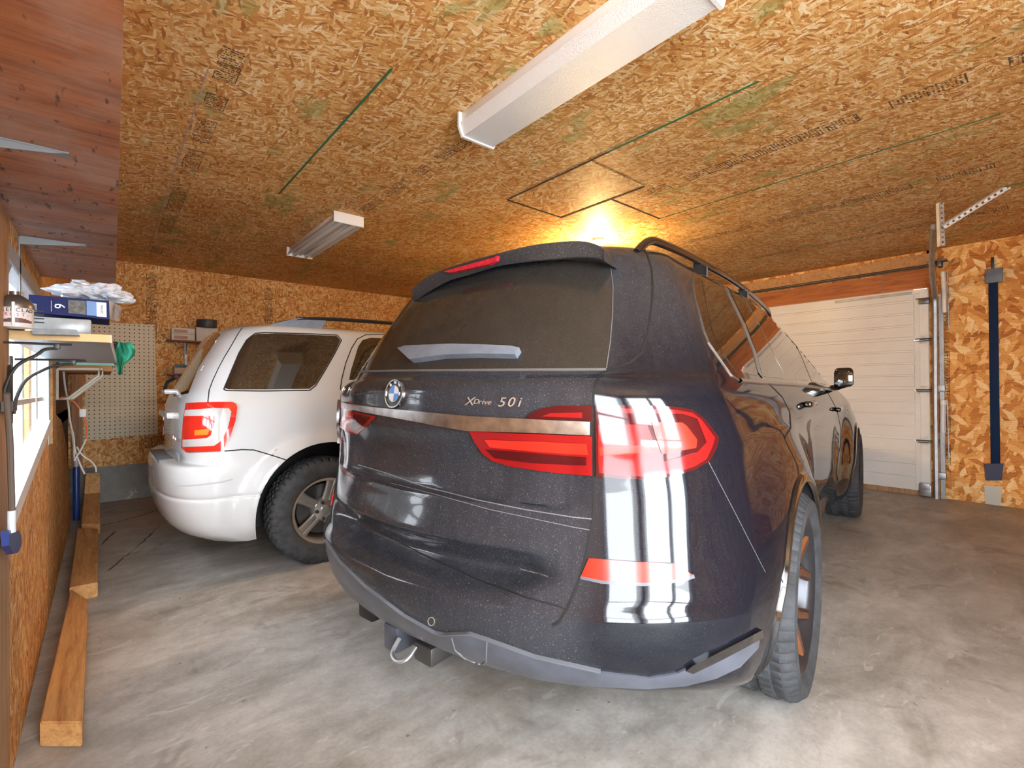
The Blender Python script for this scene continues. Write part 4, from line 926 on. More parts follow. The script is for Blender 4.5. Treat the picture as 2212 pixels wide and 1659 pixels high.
PAINT_B = car_paint('dark_blue_black_paint', (.002, .004, .010), (.23, .24, .26), .10, 1.45, streak=1.0, rough=.05)
GLASS_B = car_paint('dusty_dark_glass', (.008, .007, .006), (.24, .22, .20), .10, 1.2, streak=.5, rough=.04, speck=.5)
GLASS_S = simple('side_glass_dark', (.010, .009, .008), .03, coat=1, spec=1)
LAMP_D = simple('lamp_lens_dark_red', (.060, .003, .006), .06, coat=.3, spec=.35)
LAMP_R = simple('lamp_lens_red', (.24, .006, .008), .10, coat=.3, spec=.35)
LAMP_B = simple('lamp_panel_bright_red', (.60, .022, .012), .15, coat=.3, spec=.35)
DUSTY_CHROME = simple('dusty_chrome', (.46, .45, .44), .28, metal=.95, var=.25, vscale=30)
LIP = simple('glass_edge_bead', (.12, .12, .12), .5)
VAL = simple('dusty_valance', (.07, .08, .105), .38, coat=.25, var=.25, vscale=12)
GAP = simple('panel_gap', (.003, .003, .003), .8)

bv, bf = loft(BK, 4, b_disp)
SB = Surf(bv, bf, BM)
bmw = thing('sport_utility_vehicle', 'large dusty dark blue sport utility vehicle in front, seen from its rear corner', 'car', tuple(BM.translation), .176, local=True)
body = link_mesh('body', bv, bf, PAINT_B, None, True); body.parent = bmw
DARKIN = simple('arch_liner', (.012, .012, .013), .8)
body.data.materials.append(DARKIN)
for wx in (1.145, 4.26):
    for s in (-1, 1):
        c = MB(); c.lathe([(.445, .58), (.445, 1.3)], c=(wx, 0, .375), axis='y', seg=64) if s > 0 else c.lathe([(.445, -1.3), (.445, -.58)], c=(wx, 0, .375), axis='y', seg=64)
        cu = c.build('cutter', DARKIN, None, False); cut_b = cu
        cu.parent = bmw; bpy.context.view_layer.update(); cut(body, cu)
        arch = [(wx+.455*math.cos(a), .375+.455*math.sin(a)) for a in [math.radians(-18+k*6) for k in range(37)]]
        strip(SB, arch, 'arch_lip', MAT['black_gloss'], bmw, width=.042, off=.004, step=.02, space='xz', mirror=(s > 0), raise_=.008)
# rear window and its frame
patch(SB, [(1308,797),(1316,740),(1321,680),(1322,620),(1318,585),(1308,566),(1284,556),(1214,558),(1108,578),(1002,606),(946,627),(900,652),(866,684),(820,735),(764,801),(1000,800)], 'rear_window', GLASS_B, bmw, off=.0025, step=9)
strip(SB, [(762,803),(900,801),(1100,800),(1309,799)], 'window_bead', LIP, bmw, width=.008, off=.004)
strip(SB, [(1310,796),(1318,740),(1323,680),(1324,620),(1319,580)], 'window_bead', LIP, bmw, width=.0025, off=.0026)
# wiper
wp = patch(SB, [(870,761),(886,756),(984,753),(1050,755),(1108,758),(1127,762),(1118,776),(1040,774),(967,776),(896,785)], 'rear_wiper', MAT['grey_plastic'], bmw, off=.030, depth=.028, step=6)
# spoiler: a thick blade above the window
def curtain(px, py, x0, k, pose=BM, dz=0):
    inv = pose.inverted(); o = inv @ CPOS; d = inv.to_3x3() @ ray(px, py); t = .5; p = o
    for i in range(4000):
        p = o+d*t
        if p.x-(x0+k*p.y*p.y) > 0: break
        t += .001
    return p
st = [(1305,541),(1290,531),(1249,522),(1178,527),(1125,536),(1073,549),(1010,566),(949,586),(915,603),(890,626)]
sb = [(1305,562),(1285,556),(1249,554),(1178,560),(1125,565),(1073,573),(1010,592),(967,605),(922,630),(893,650)]
T = spline([curtain(x, y, .285, .34) for x, y in st], 5); Bt = spline([curtain(x, y, .315, .33) for x, y in sb], 5)
V, F = [], []
for a, b in zip(T, Bt):
    fr = SB.near(a+Vector((.28*(1-min(1, abs(a.y)/.62)**4)+.05, 0, .05)))[0]+Vector((0, 0, .001)); mid = (a+fr)/2+Vector((0, 0, .004)); un = b+Vector((.10, 0, -.004)); un = SB.near(un)[0]
    tr = a+Vector((.006, 0, .004))
    V += [fr-Vector((0,0,.012)), fr, mid, tr, a, b, b+Vector((.006, 0, -.003)), un]
n = 8
for i in range(len(T)-1):
    for k in range(n-1): q = i*n+k; F.append((q, q+1, q+n+1, q+n))
F.append(tuple(range(n))); F.append(tuple((len(T)-1)*n+k for k in range(n)))
SPD = car_paint('dusty_black_trim', (.008, .009, .011), (.28, .26, .25), .15, 1.4, streak=.3, rough=.25, speck=2.0)
sp = link_mesh('roof_spoiler', V, F, SPD, None, True); sp.parent = bmw
mb_ = bmesh.new(); mb_.from_mesh(sp.data); bmesh.ops.recalc_face_normals(mb_, faces=mb_.faces[:]); mb_.to_mesh(sp.data); mb_.free()
sp.data.polygons.foreach_set('use_smooth', [True]*len(sp.data.polygons)); sp.data.set_sharp_from_angle(angle=math.radians(28))
BR = simple('brake_light_red', (.42, .015, .03), .3, var=.3, vscale=90)
q = [(958,586),(1066,556),(1073,552),(1070,562),(1055,571),(972,589)]
P3 = [curtain(x, y, .278, .34) for x, y in q]; dd = Vector((.02, 0, 0))
mb = MB(); mb.prism([p for p in P3], dd); bl = mb.build('brake_light', BR, None, False); bl.parent = bmw; bl.matrix_parent_inverse = Matrix()
# tail lamps, right side: outer lamp on the body, inner lamp on the tailgate
lo = patch(SB, [(1285,876),(1372,876),(1456,880),(1490,886),(1512,901),(1532,924),(1547,946),(1543,966),(1528,994),(1498,1013),(1456,1027),(1400,1035),(1344,1033),(1288,1028)], 'tail_lamp', LAMP_D, bmw, off=.012, depth=.02, step=7, both=True)
li = lo[0]
patch(SB, [(1292,990),(1292,918),(1395,916),(1420,985),(1430,995),(1500,975),(1520,955),(1500,905),(1470,895),(1300,893),(1292,888),(1292,882),(1452,886),(1490,893),(1510,908),(1538,946),(1532,965),(1520,990),(1495,1006),(1455,1020),(1400,1028),(1344,1026),(1294,1020)], 'lamp_band', LAMP_R, li, off=.0135, depth=.001, step=6)
patch(SB, [(1404,912),(1468,913),(1478,920),(1500,950),(1498,966),(1426,979),(1412,940)], 'lamp_panel', LAMP_B, li, off=.0145, depth=.001, step=6)
patch(SB, [(1294,964),(1398,960),(1404,975),(1296,982)], 'lamp_panel', LAMP_B, li, off=.0145, depth=.001, step=5)
ti = patch(SB, [(1016,928),(1040,930),(1150,936),(1272,941),(1279,944),(1280,1027),(1220,1022),(1176,1017),(1106,1006),(1067,994),(1045,977),(1028,952)], 'tail_lamp', LAMP_R, bmw, off=.010, depth=.02, step=6)
patch(SB, [(1050,945),(1268,957),(1272,981),(1150,972),(1062,962)], 'lamp_panel', LAMP_B, ti, off=.0125, depth=.001, step=5)
patch(SB, [(1052,967),(1150,976),(1268,986),(1268,1004),(1150,998),(1072,986)], 'lamp_panel', LAMP_D, ti, off=.0125, depth=.001, step=5)
tu = patch(SB, [(1137,903),(1150,892),(1172,882),(1205,877),(1279,876),(1279,909),(1200,906)], 'tail_lamp', LAMP_D, bmw, off=.010, depth=.02, step=5)
patch(SB, [(1172,899),(1190,892),(1258,891),(1258,903)], 'lamp_panel', LAMP_R, tu, off=.0115, depth=.001, step=4)
tl = patch(SB, [(816,899),(800,914),(774,937),(752,932),(738,922),(741,905),(750,888),(770,889)], 'tail_lamp', LAMP_R, bmw, off=.008, depth=.02, step=4)
patch(SB, [(806,900),(776,929),(762,925),(770,893)], 'lamp_panel', LAMP_D, tl, off=.0095, depth=.001, step=4)
# bright bar across the tailgate between the lamps
patch(SB, [(744,868),(758,872),(822,880),(933,890),(1009,897),(1136,904),(1274,911),(1274,939),(1136,932),(1009,927),(946,917),(857,901),(800,891),(744,880)], 'chrome_bar', DUSTY_CHROME, bmw, off=.014, depth=.02, step=6)
# panel gaps
strip(SB, [(1376,522),(1397,546),(1408,582),(1410,620),(1408,655),(1400,719),(1386,762),(1362,783),(1330,794),(1312,799),(1298,806),(1288,825),(1282,853),(1281,876)], 'panel_gap', GAP, bmw, width=.007, both=True, off=.0015)
strip(SB, [(1283,1030),(1284,1090),(1281,1128),(1263,1212),(1246,1268),(1226,1313),(1207,1344),(1193,1352)], 'panel_gap', GAP, bmw, width=.008, both=True, off=.0015)
strip(SB, [(778,1122),(826,1152),(918,1200),(1044,1257),(1130,1288),(1226,1316)], 'panel_gap', GAP, bmw, width=.004, off=.0012)
strip(SB, [(1529,995),(1590,1112),(1653,1236)], 'panel_gap', simple('bright_seam', (.14,.14,.15), .5), bmw, width=.0015, both=True, off=.0008)
# reflectors in the bumper
rf = patch(SB, [(1272,1205),(1360,1212),(1459,1217),(1495,1242),(1470,1250),(1391,1258),(1300,1253),(1255,1244)], 'reflector', LAMP_B, bmw, off=.006, depth=.01, step=6, both=True)
strip(SB, [(1254,1246),(1300,1256),(1391,1261),(1470,1253),(1498,1244)], 'reflector_trim', VAL, bmw, width=.010, off=.005, both=True)
# lower bumper: grey valance below the paint line
patch(SB, [(705,1168),(736,1214),(792,1268),(876,1330),(941,1366),(960,1370),(1016,1368),(1053,1380),(1156,1417),(1297,1449),(1400,1462),(1460,1452),(1494,1436),(1560,1404),(1640,1366),(1634,1398),(1596,1438),(1545,1462),(1480,1478),(1400,1484),(1300,1480),(1200,1470),(1080,1452),(960,1410),(850,1370),(770,1310),(722,1245)], 'lower_valance', VAL, bmw, off=.006, depth=.02, step=9)
strip(SB, [(705,1166),(736,1212),(792,1266),(876,1328),(941,1364),(960,1368),(1016,1366),(1053,1378),(1156,1415),(1297,1447)], 'valance_bead', simple('bead', (.12,.13,.15), .4), bmw, width=.006, off=.009, raise_=.002)
patch(SB, [(1478,1444),(1494,1432),(1560,1399),(1640,1358),(1644,1374),(1560,1418),(1494,1450)], 'side_trim', MAT['black_gloss'], bmw, off=.009, depth=.02, step=6, both=True)
CRL = simple('crease_highlight', (.16,.165,.18), .4)  # pale ribbons painting the highlights along the tailgate creases
strip(SB, [(774,1004),(832,1021),(920,1052),(1034,1081),(1136,1101),(1237,1117),(1278,1121)], 'crease_highlight_line', CRL, bmw, width=.0035, off=.0012, raise_=.001)
strip(SB, [(842,1043),(933,1066),(1060,1101),(1240,1139),(1275,1145)], 'crease_highlight_line', CRL, bmw, width=.0018, off=.001)
strip(SB, [(978,1374),(985,1400),(1005,1418),(1040,1433),(1052,1425),(1054,1382)], 'tow_cover', simple('cover_line', (.2,.21,.23), .4), bmw, width=.003, off=.0085)
pc, pn = SB.px(932, 1342)
strip(SB, [(932+7*math.cos(a), 1342+9*math.sin(a)) for a in [k*PI/8 for k in range(16)]], 'parking_sensor', MAT['alloy'], bmw, width=.003, off=.002, step=3, closed=True)
# side windows (both flanks)
patch(SB, [(1498,590),(1540,600),(1600,622),(1660,652),(1700,682),(1735,718),(1762,760),(1785,808),(1798,838),(1760,834),(1713,829),(1650,826),(1592,820),(1578,808),(1530,739),(1520,712),(1500,640),(1496,604)], 'window_frame', MAT['black_gloss'], bmw, off=.003, depth=.01, step=6, both=True)
W1 = patch(SB, [(1515,607),(1562,620),(1600,705),(1622,760),(1635,812),(1590,806),(1560,765),(1536,715),(1524,660)], 'side_window', GLASS_S, bmw, off=.0045, depth=.002, step=6, both=True)
W2 = patch(SB, [(1572,624),(1597,631),(1640,651),(1672,672),(1698,720),(1720,770),(1742,822),(1700,820),(1645,814),(1630,755),(1608,695)], 'side_window', GLASS_S, bmw, off=.0045, depth=.002, step=6, both=True)
W3 = patch(SB, [(1682,677),(1712,701),(1738,734),(1758,772),(1778,815),(1784,832),(1752,824),(1730,770),(1706,720)], 'side_window', GLASS_S, bmw, off=.0045, depth=.002, step=5, both=True)
CHL = simple('window_chrome_line', (.4,.38,.36), .25, metal=.8)
strip(SB, [(1598,822),(1650,827),(1713,831),(1760,836),(1799,842)], 'window_trim', CHL, bmw, width=.016, off=.005, both=True, raise_=.003)
strip(SB, [(1496,600),(1500,640),(1520,714),(1530,740),(1580,812),(1596,822)], 'window_trim', CHL, bmw, width=.004, off=.004, both=True)
strip(SB, [(1566,621),(1604,700),(1627,758),(1640,812)], 'window_pillar', simple('pillar_grey', (.16,.15,.14), .35), bmw, width=.034, off=.006, both=True)
strip(SB, [(1599,633),(1640,705),(1672,772),(1690,802)], 'window_pillar', CHL, bmw, width=.008, off=.0055, both=True)
strip(SB, [(1789,850),(1808,885),(1815,920),(1816,958),(1808,1000),(1806,1020),(1813,1046)], 'panel_gap', GAP, bmw, width=.006, both=True, off=.0015)
strip(SB, [(1660,828),(1690,858),(1706,890),(1708,924),(1695,945)], 'panel_gap', GAP, bmw, width=.007, both=True, off=.0015)
# fuel door line, door handles
for (hx, hy) in ((1806, 884), (1742, 872)):
    p, nn = SB.px(hx, hy)
    for s in (1, -1):
        mb = MB(); mb.box((-.10, -.018, -.016), (.10, .022, .016), .012, 3); h = mb.build('door_handle', MAT['black_gloss'], None); h.parent = bmw; h.matrix_parent_inverse = Matrix(); h.location = (p.x, (p.y-.02)*s if s > 0 else -(p.y-.02), p.z)
# roof rails
for s in (-1, 1):
    pts = [(.69,.572,1.695),(.78,.580,1.755),(.90,.585,1.776),(1.3,.59,1.793),(2.0,.59,1.800),(2.6,.585,1.776),(2.95,.58,1.745),(3.05,.575,1.70)]
    mb = MB(); mb.tube([(x, y*s, z) for x, y, z in spline(pts, 8)], .017, 10)
    r = mb.build('roof_rail', MAT['black_gloss'], None); r.parent = bmw; r.matrix_parent_inverse = Matrix()
    for xa, xb in ((1.36, 1.46), (2.2, 2.28)):
        mb = MB(); mb.box((xa, s*.572, 1.735), (xb, s*.594, 1.79), .008); f = mb.build('rail_foot', MAT['black'], None); f.parent = r
# door mirrors
for s in (-1, 1):
    mb = MB(); mb.box((-.05, -.062, -.085), (.07, .062, .085), .032, 4)
    for v in mb.bm.verts:
        if v.co.z < 0 and v.co.y*s > 0: v.co.z += .02
        if v.co.x > 0: v.co.z *= .75; v.co.y *= .85
    o = mb.build('door_mirror', MAT['black_gloss'], None); o.parent = bmw; o.location = (3.50, s*1.005, 1.235)
    g = MB(); g.box((-.063, -.06, -.05), (-.057, .06, .05), .004); gl = g.build('mirror_glass', MAT['black_gloss'], None); gl.parent = o
    a = MB(); a.tube([(0.02, -s*.03, -.065), (.03, -s*.09, -.075), (.04, -s*.16, -.09)], .022, 8); ar = a.build('mirror_arm', MAT['black'], None); ar.parent = o
# wheels
def star_wheel(wx, s):
    c = (wx, s*.925, .385)
    w = tyre('tyre', .385, .285, .285, MAT['rubber2'], bmw, c, s, blocks=60)
    w.name = 'wheel'
    yi = s*(.925-.10)
    mb = MB(); mb.lathe([(.288, yi-c[1]), (.268, yi-c[1]), (.255, 0), (.262, s*.09), (.282, s*.118), (.292, s*.122), (.290, s*.10)], c=c, axis='y', seg=64, cap=False)
    rim = mb.build('rim', MAT['dark_alloy'], None); rim.parent = w; rim.matrix_parent_inverse = Matrix()
    mb = MB(); mb.lathe([(.02, s*.085), (.055, s*.085), (.062, s*.06), (.062, s*.02)], c=c, axis='y', seg=32); mb.lathe([(.19, -s*.02), (.19, -s*.04)], c=c, axis='y', seg=40)
    hb = mb.build('hub', MAT['dark_alloy'], None); hb.parent = w; hb.matrix_parent_inverse = Matrix()
    for k in range(5):
        a0 = 2*PI*k/5+.25
        for sgn in (-1, 1):
            def pt(r, a, y): return Vector((c[0]+r*math.cos(a), c[1]+y*s, c[2]+r*math.sin(a)))
            a1 = a0; a2 = a0+sgn*.16; a3 = a0+sgn*.33
            cen = [(0.04, a1+sgn*.5, .078), (.12, a1+sgn*.17, .072), (.19, a2, .085), (.272, a3, .108)]; wd = [.04, .032, .028, .026]
            V, F = [], []
            for (r, a, y), wv in zip(cen, wd):
                da = wv/max(r, .05); V += [pt(r, a-da, y-.012), pt(r, a-da*.5, y), pt(r, a+da*.5, y), pt(r, a+da, y-.012), pt(r, a, y-.06)]
            for i in range(3):
                for kk in range(5): F.append((i*5+kk, i*5+(kk+1) % 5, (i+1)*5+(kk+1) % 5, (i+1)*5+kk))
            F += [tuple(range(5)), tuple(15+kk for kk in range(5))]
            so = link_mesh('spoke', V, F, None, None, False, mats=[MAT['dark_alloy'], MAT['brown_reflect_alloy']]); so.parent = w
            bmx = bmesh.new(); bmx.from_mesh(so.data); bmesh.ops.recalc_face_normals(bmx, faces=bmx.faces[:])
            for fc in bmx.faces:
                if fc.normal.y*s > .55: fc.material_index = 1
            bmx.to_mesh(so.data); bmx.free()
for wx in (1.145, 4.26):
    for s in (-1, 1): star_wheel(wx, s)
# round badge with blue and white quarters
WHITE_E = simple('badge_white', (.60,.64,.70), .5); BLUE_E = simple('badge_blue', (.06,.22,.55), .4); BLK_E = simple('badge_black', (.01,.01,.012), .15, coat=1)
bc, bn = SB.px(853, 848); bc = Vector((bc.x, 0.02, 1.172)); bn = SB.near(bc)[1]
Fm = frame(bc+bn*.004, Vector((0,-1,0)), bn)
def disc(name, r0, r1, z0, z1, mat, a0=0, a1=2*PI, parent=None, n=48):
    V, F = [], []
    for i in range(n+1):
        a = a0+(a1-a0)*i/n
        for r, z in ((r0, z0), (r0, z1), (r1, z1), (r1, z0)): V.append(Fm @ Vector((r*math.cos(a), r*math.sin(a), z)))
    for i in range(n):
        for k in range(4): q = i*4+k; q2 = i*4+(k+1) % 4; F.append((q, q2, q2+4, q+4))
    o = link_mesh(name, V, F, mat, None, True); o.parent = parent; return o
bd = disc('badge', 0, .049, -.01, .0045, BLK_E, parent=bmw)
disc('badge_ring', .0455, .050, -.004, .008, MAT['chrome'], parent=bd); disc('badge_ring', .028, .030, 0, .007, MAT['chrome'], parent=bd)
for k in range(4): disc('badge_quarter', 0, .028, 0, .006, BLUE_E if k % 2 else WHITE_E, k*PI/2, (k+1)*PI/2, bd, 10)
for i, (ch, an) in enumerate((('B', 128), ('M', 90), ('W', 52))):
    a = math.radians(an); text('badge_letter', ch, .016, Fm @ Matrix.Translation((.0378*math.cos(a), .0378*math.sin(a), .006)) @ Matrix.Rotation(a-PI/2, 4, 'Z'), WHITE_E, bd).matrix_parent_inverse = Matrix()
# model lettering
CHB = simple('badge_chrome_letters', (.7,.68,.66), .3, metal=.8)
def place_text(name, s_, size, px, py, parent, sx=1, shear=.25, surf=SB, mat=CHB, ext=.0015):
    p, nn = surf.px(px, py); p2, _ = surf.px(px+12, py); d = (p2-p); d -= nn*d.dot(nn)
    # keep the lettering level on the car
    d.z = 0
    o = text(name, s_, size, frame(p+nn*.003, d, nn), mat, None, ext, sx, shear); o.parent = parent; return o
tx = 'xDrive'
for i, px in enumerate((1014, 1029, 1037, 1043, 1049, 1057)):
    place_text('model_letter', tx[i] if i else 'X', .022 if i else .036, px, 867.5+i*.3, bmw, 1.25, .3)
for i, (ch, px) in enumerate(zip('50i', (1083, 1103, 1121))): place_text('model_letter', ch, .040, px, 869.5, bmw, 1.2, .3)
place_text('model_letter', 'X', .042, 741, 844, bmw, 1.3); place_text('model_letter', '7', .042, 753, 845, bmw, 1.3)
# under the rear bumper: skid lugs and tow loop
def lb(name, a, b, mat, bev=.01):
    mb = MB(); mb.box(a, b, bev); o = mb.build(name, mat, None); o.parent = bmw; o.matrix_parent_inverse = Matrix(); return o
lb('tow_bracket', (.10, .12, .20), (.24, .20, .30), VAL); lb('tow_bracket', (.16, .36, .22), (.30, .46, .31), MAT['black'])
lb('hitch_receiver', (.12, -.05, .20), (.34, .05, .27), MAT['dark_steel'], .012)
mb = MB(); mb.tube(spline([(.10, .10, .27), (.06, .09, .235), (.05, .05, .225), (.07, .02, .235), (.11, .02, .26)], 6), .008, 8); o = mb.build('tow_loop', MAT['steel'], None); o.parent = bmw; o.matrix_parent_inverse = Matrix()

# ------------------------------------------------------------------ white car
EM = Matrix.Translation((.238, 4.19, -.010)) @ Matrix.Rotation(.0001, 4, 'Z')
#        z     xr    bow   a    n    w    xf    af
EK = [( .24,  .20, .06, .22, 4.0, .80, 4.10, .5),
      ( .31,  .09, .07, .20, 4.6, .845, 4.28, .5),
      ( .37,  .050, .08, .20, 5.0, .868, 4.34, .5),
      ( .46,  .022, .09, .20, 5.0, .882, 4.38, .5),
      ( .525, .014, .09, .20, 5.0, .885, 4.38, .5),
      ( .54,  .022, .09, .20, 5.0, .880, 4.38, .5),
      ( .56,  .016, .09, .20, 5.0, .886, 4.38, .5),
      ( .66,  .010, .09, .20, 5.0, .888, 4.38, .5),
      ( .715, .016, .09, .20, 5.0, .886, 4.36, .5),
      ( .735, .034, .09, .19, 5.0, .884, 4.36, .5),
      ( .745, .110, .05, .16, 5.0, .882, 4.36, .5),
      ( .80,  .120, .05, .16, 5.0, .878, 4.34, .5),
      ( .95,  .118, .05, .16, 5.0, .872, 4.28, .5),
      (1.06,  .122, .06, .16, 5.0, .862, 4.10, .5),
      (1.13,  .135, .07, .17, 5.0, .845, 3.60, .5),
      (1.18,  .155, .07, .17, 5.0, .825, 3.30, .4),
      (1.22,  .180, .07, .17, 5.0, .812, 3.20, .4),
      (1.40,  .270, .07, .18, 5.0, .755, 2.95, .4),
      (1.54,  .335, .07, .18, 4.8, .710, 2.72, .4),
      (1.60,  .375, .07, .19, 4.4, .680, 2.60, .4),
      (1.63,  .425, .07, .20, 4.0, .645, 2.50, .4),
      (1.65,  .520, .06, .22, 3.4, .58, 2.35, .4),
      (1.665, .70, .05, .25, 3.0, .44, 2.1, .4),
      (1.675, .95, .03, .25, 2.5, .20, 1.8, .3)]
def e_disp(x, y, z):
    s = 1 if y >= 0 else -1
    if abs(y) > .5:
        for wx in (.925, 3.545):
            q = math.hypot(x-wx, z-.36); f = (1-sstep(q, .47, .56))*sstep(abs(y), .72, .86); y += s*.042*f
    return (x, y, z)
PAINT_W = simple('white_car_paint', (.56, .57, .575), .22, coat=.7, var=.03, vscale=3)
GLASS_E = simple('tinted_glass', (.020, .014, .010), .03, coat=1, spec=1)
ev, ef = loft(EK, 4, e_disp, nr=36, ns=110)
SE = Surf(ev, ef, EM)
esc = thing('sport_utility_vehicle', 'white older sport utility vehicle parked near the back wall, left of the dark one', 'car', tuple(EM.translation), .0001, local=True)
ebody = link_mesh('body', ev, ef, PAINT_W, None, True); ebody.parent = esc; ebody.data.materials.append(DARKIN)
for wx in (.925, 3.545):
    for s in (-1, 1):
        c = MB(); c.lathe([(.445, .52), (.445, 1.2)] if s > 0 else [(.445, -1.2), (.445, -.52)], c=(wx, 0, .385), axis='y', seg=72)
        cu = c.build('cutter', DARKIN, None, False); cu.parent = esc; bpy.context.view_layer.update(); cut(ebody, cu)
E_ = lambda x, y: (320+x/2.765, 640+y/2.765)
def EP(l): return [E_(*p) for p in l]
qw = patch(SE, EP([(458,548),(500,450),(545,345),(580,280),(610,242),(650,226),(760,223),(960,230),(1125,238),(1148,262),(1110,340),(1040,460),(1000,525),(962,553),(700,557),(480,557)]), 'side_window', GLASS_E, esc, off=.002, depth=.004, step=6, both=True)
strip(SE, EP([(452,556),(500,440),(545,335),(590,260),(640,222),(700,217),(960,224),(1130,232),(1155,262),(1110,350),(1040,470),(1000,535),(965,562),(700,566),(470,564),(452,556)]), 'window_seal', MAT['black'], esc, width=.008, off=.0015, both=True)
patch(SE, EP([(1210,445),(1255,300),(1280,262),(1330,248),(1480,256),(1640,265),(1640,500),(1500,500),(1200,500)]), 'side_window', GLASS_E, esc, off=.002, depth=.004, step=7, both=True)
patch(SE, [(476,722),(462,716),(452,733),(430,762),(405,802),(384,836),(377,856),(392,853),(407,850),(428,795)], 'rear_window', GLASS_E, esc, off=.002, depth=.004, step=4)
for L_ in ([(578,165),(540,220),(500,290),(455,365),(420,430),(385,505),(365,560),(357,634)], [(455,925),(560,916),(630,918),(690,935),(745,952),(825,978)], [(1148,560),(1155,500),(1180,400),(1215,310),(1250,255),(1300,230),(1400,228),(1500,232)]):
    strip(SE, EP(L_), 'panel_gap', GAP, esc, width=.007, off=.0012, both=True)
strip(SE, EP([(130,1138),(300,1128),(440,1110),(505,1092)]), 'bumper_groove', simple('groove_grey', (.40,.41,.43), .5), esc, width=.010, off=.0008)
ER = simple('escape_lamp_red', (.60, .02, .012), .12, coat=1); EC = simple('lamp_clear', (.46, .45, .43), .2, coat=.6); EA = simple('lamp_amber', (.85, .20, .02), .15, coat=1)
tl2 = patch(SE, EP([(240,640),(500,634),(522,645),(530,665),(520,740),(490,830),(455,905),(430,925),(240,930),(214,905),(216,840),(224,720)]), 'tail_lamp', ER, esc, off=.014, depth=.03, step=5, both=True)[0]
patch(SE, EP([(236,682),(400,672),(480,672),(494,690),(478,770),(440,860),(400,892),(222,898),(222,856),(360,846),(382,830),(412,725),(400,715),(232,716)]), 'lamp_clear_band', EC, tl2, off=.0155, depth=.001, step=4)
patch(SE, EP([(292,800),(378,790),(366,826),(292,830)]), 'lamp_amber', EA, tl2, off=.0155, depth=.001, step=4)
# fuel flap dent and rust at the arch
strip(SE, EP([(740,950),(765,915),(790,912)]), 'rust_scrape', simple('rust', (.32,.2,.1), .8), esc, width=.004, off=.001)
# roof rails
for s in (-1, 1):
    pts = [(.66,.615,1.632),(.78,.62,1.675),(.92,.625,1.703),(1.3,.63,1.718),(2.0,.63,1.722),(2.4,.62,1.71),(2.55,.61,1.65)]
    mb = MB(); mb.tube([(x, y*s, z) for x, y, z in spline(pts, 8)], .014, 8); r = mb.build('roof_rail', MAT['black'], None); r.parent = esc; r.matrix_parent_inverse = Matrix()
    mb = MB(); mb.prism([(.60,s*.60,1.625),(.80,s*.60,1.695),(.93,s*.60,1.712),(1.02,s*.60,1.70),(1.0,s*.60,1.66),(.98,s*.60,1.63)], (0, s*.035, 0)); f = mb.build('rail_foot', MAT['grey_plastic'], None); f.parent = r
    mb = MB(); mb.box((1.95, s*.595, 1.64), (2.2, s*.64, 1.72), .01); f = mb.build('rail_foot', MAT['black'], None); f.parent = r
# wheels: all-terrain tyres on five-spoke alloys
def esc_wheel(wx, s):
    c = (wx, s*.79, .360); w = tyre('tyre', .357, .222, .235, MAT['rubber'], esc, c, s, blocks=46, a_t=True); w.name = 'wheel'
    mb = MB(); mb.lathe([(.222, -s*.09), (.20, -s*.08), (.190, 0), (.196, s*.06), (.205, s*.085), (.224, s*.094), (.228, s*.090)], c=c, axis='y', seg=64, cap=False)
    r = mb.build('rim', MAT['alloy'], None); r.parent = w
    mb = MB(); mb.lathe([(.17, s*.0), (.17, -s*.02)], c=c, axis='y', seg=40); h = mb.build('brake_disc', MAT['dark_steel'], None); h.parent = w
    mb = MB(); mb.lathe([(.0, s*.078), (.028, s*.078), (.034, s*.07), (.070, s*.066), (.080, s*.05), (.080, s*.0)], c=c, axis='y', seg=40); h = mb.build('hub', MAT['alloy'], None); h.parent = w
    for k in range(5):
        a = math.radians((75 if s < 0 else 105)+72*k); b = a+math.radians(36)
        R_ = lambda r_, t, y: Vector((c[0]+r_*math.cos(a)-t*math.sin(a), c[1]+y*s, c[2]+r_*math.sin(a)+t*math.cos(a)))
        V, F = [], []
        for r_, wd, y in ((.05, .036, .062), (.11, .034, .070), (.16, .036, .076), (.204, .042, .082)):
            V += [R_(r_, -wd, y-.012), R_(r_, -wd*.75, y), R_(r_, -wd*.3, y), R_(r_, -wd*.18, y-.006), R_(r_, wd*.18, y-.006), R_(r_, wd*.3, y), R_(r_, wd*.75, y), R_(r_, wd, y-.012), R_(r_, wd*.7, y-.05), R_(r_, -wd*.7, y-.05)]
        n = 10
        for i in range(3):
            for q in range(n): F.append((i*n+q, i*n+(q+1) % n, (i+1)*n+(q+1) % n, (i+1)*n+q))
        F += [tuple(range(n)), tuple(3*n+q for q in range(n))]
        so = link_mesh('spoke', V, F, MAT['alloy'], None, False); so.parent = w
        bmx = bmesh.new(); bmx.from_mesh(so.data); bmesh.ops.recalc_face_normals(bmx, faces=bmx.faces[:]); bmx.to_mesh(so.data); bmx.free()
        mb = MB(); mb.lathe([(.011, s*.085), (.013, s*.06)], c=(c[0]+.057*math.cos(b), c[1], c[2]+.057*math.sin(b)), axis='y', seg=12); ln = mb.build('wheel_nut', MAT['dark_steel'], None); ln.parent = w
for wx in (.925, 3.545):
    for s in (-1, 1): esc_wheel(wx, s)
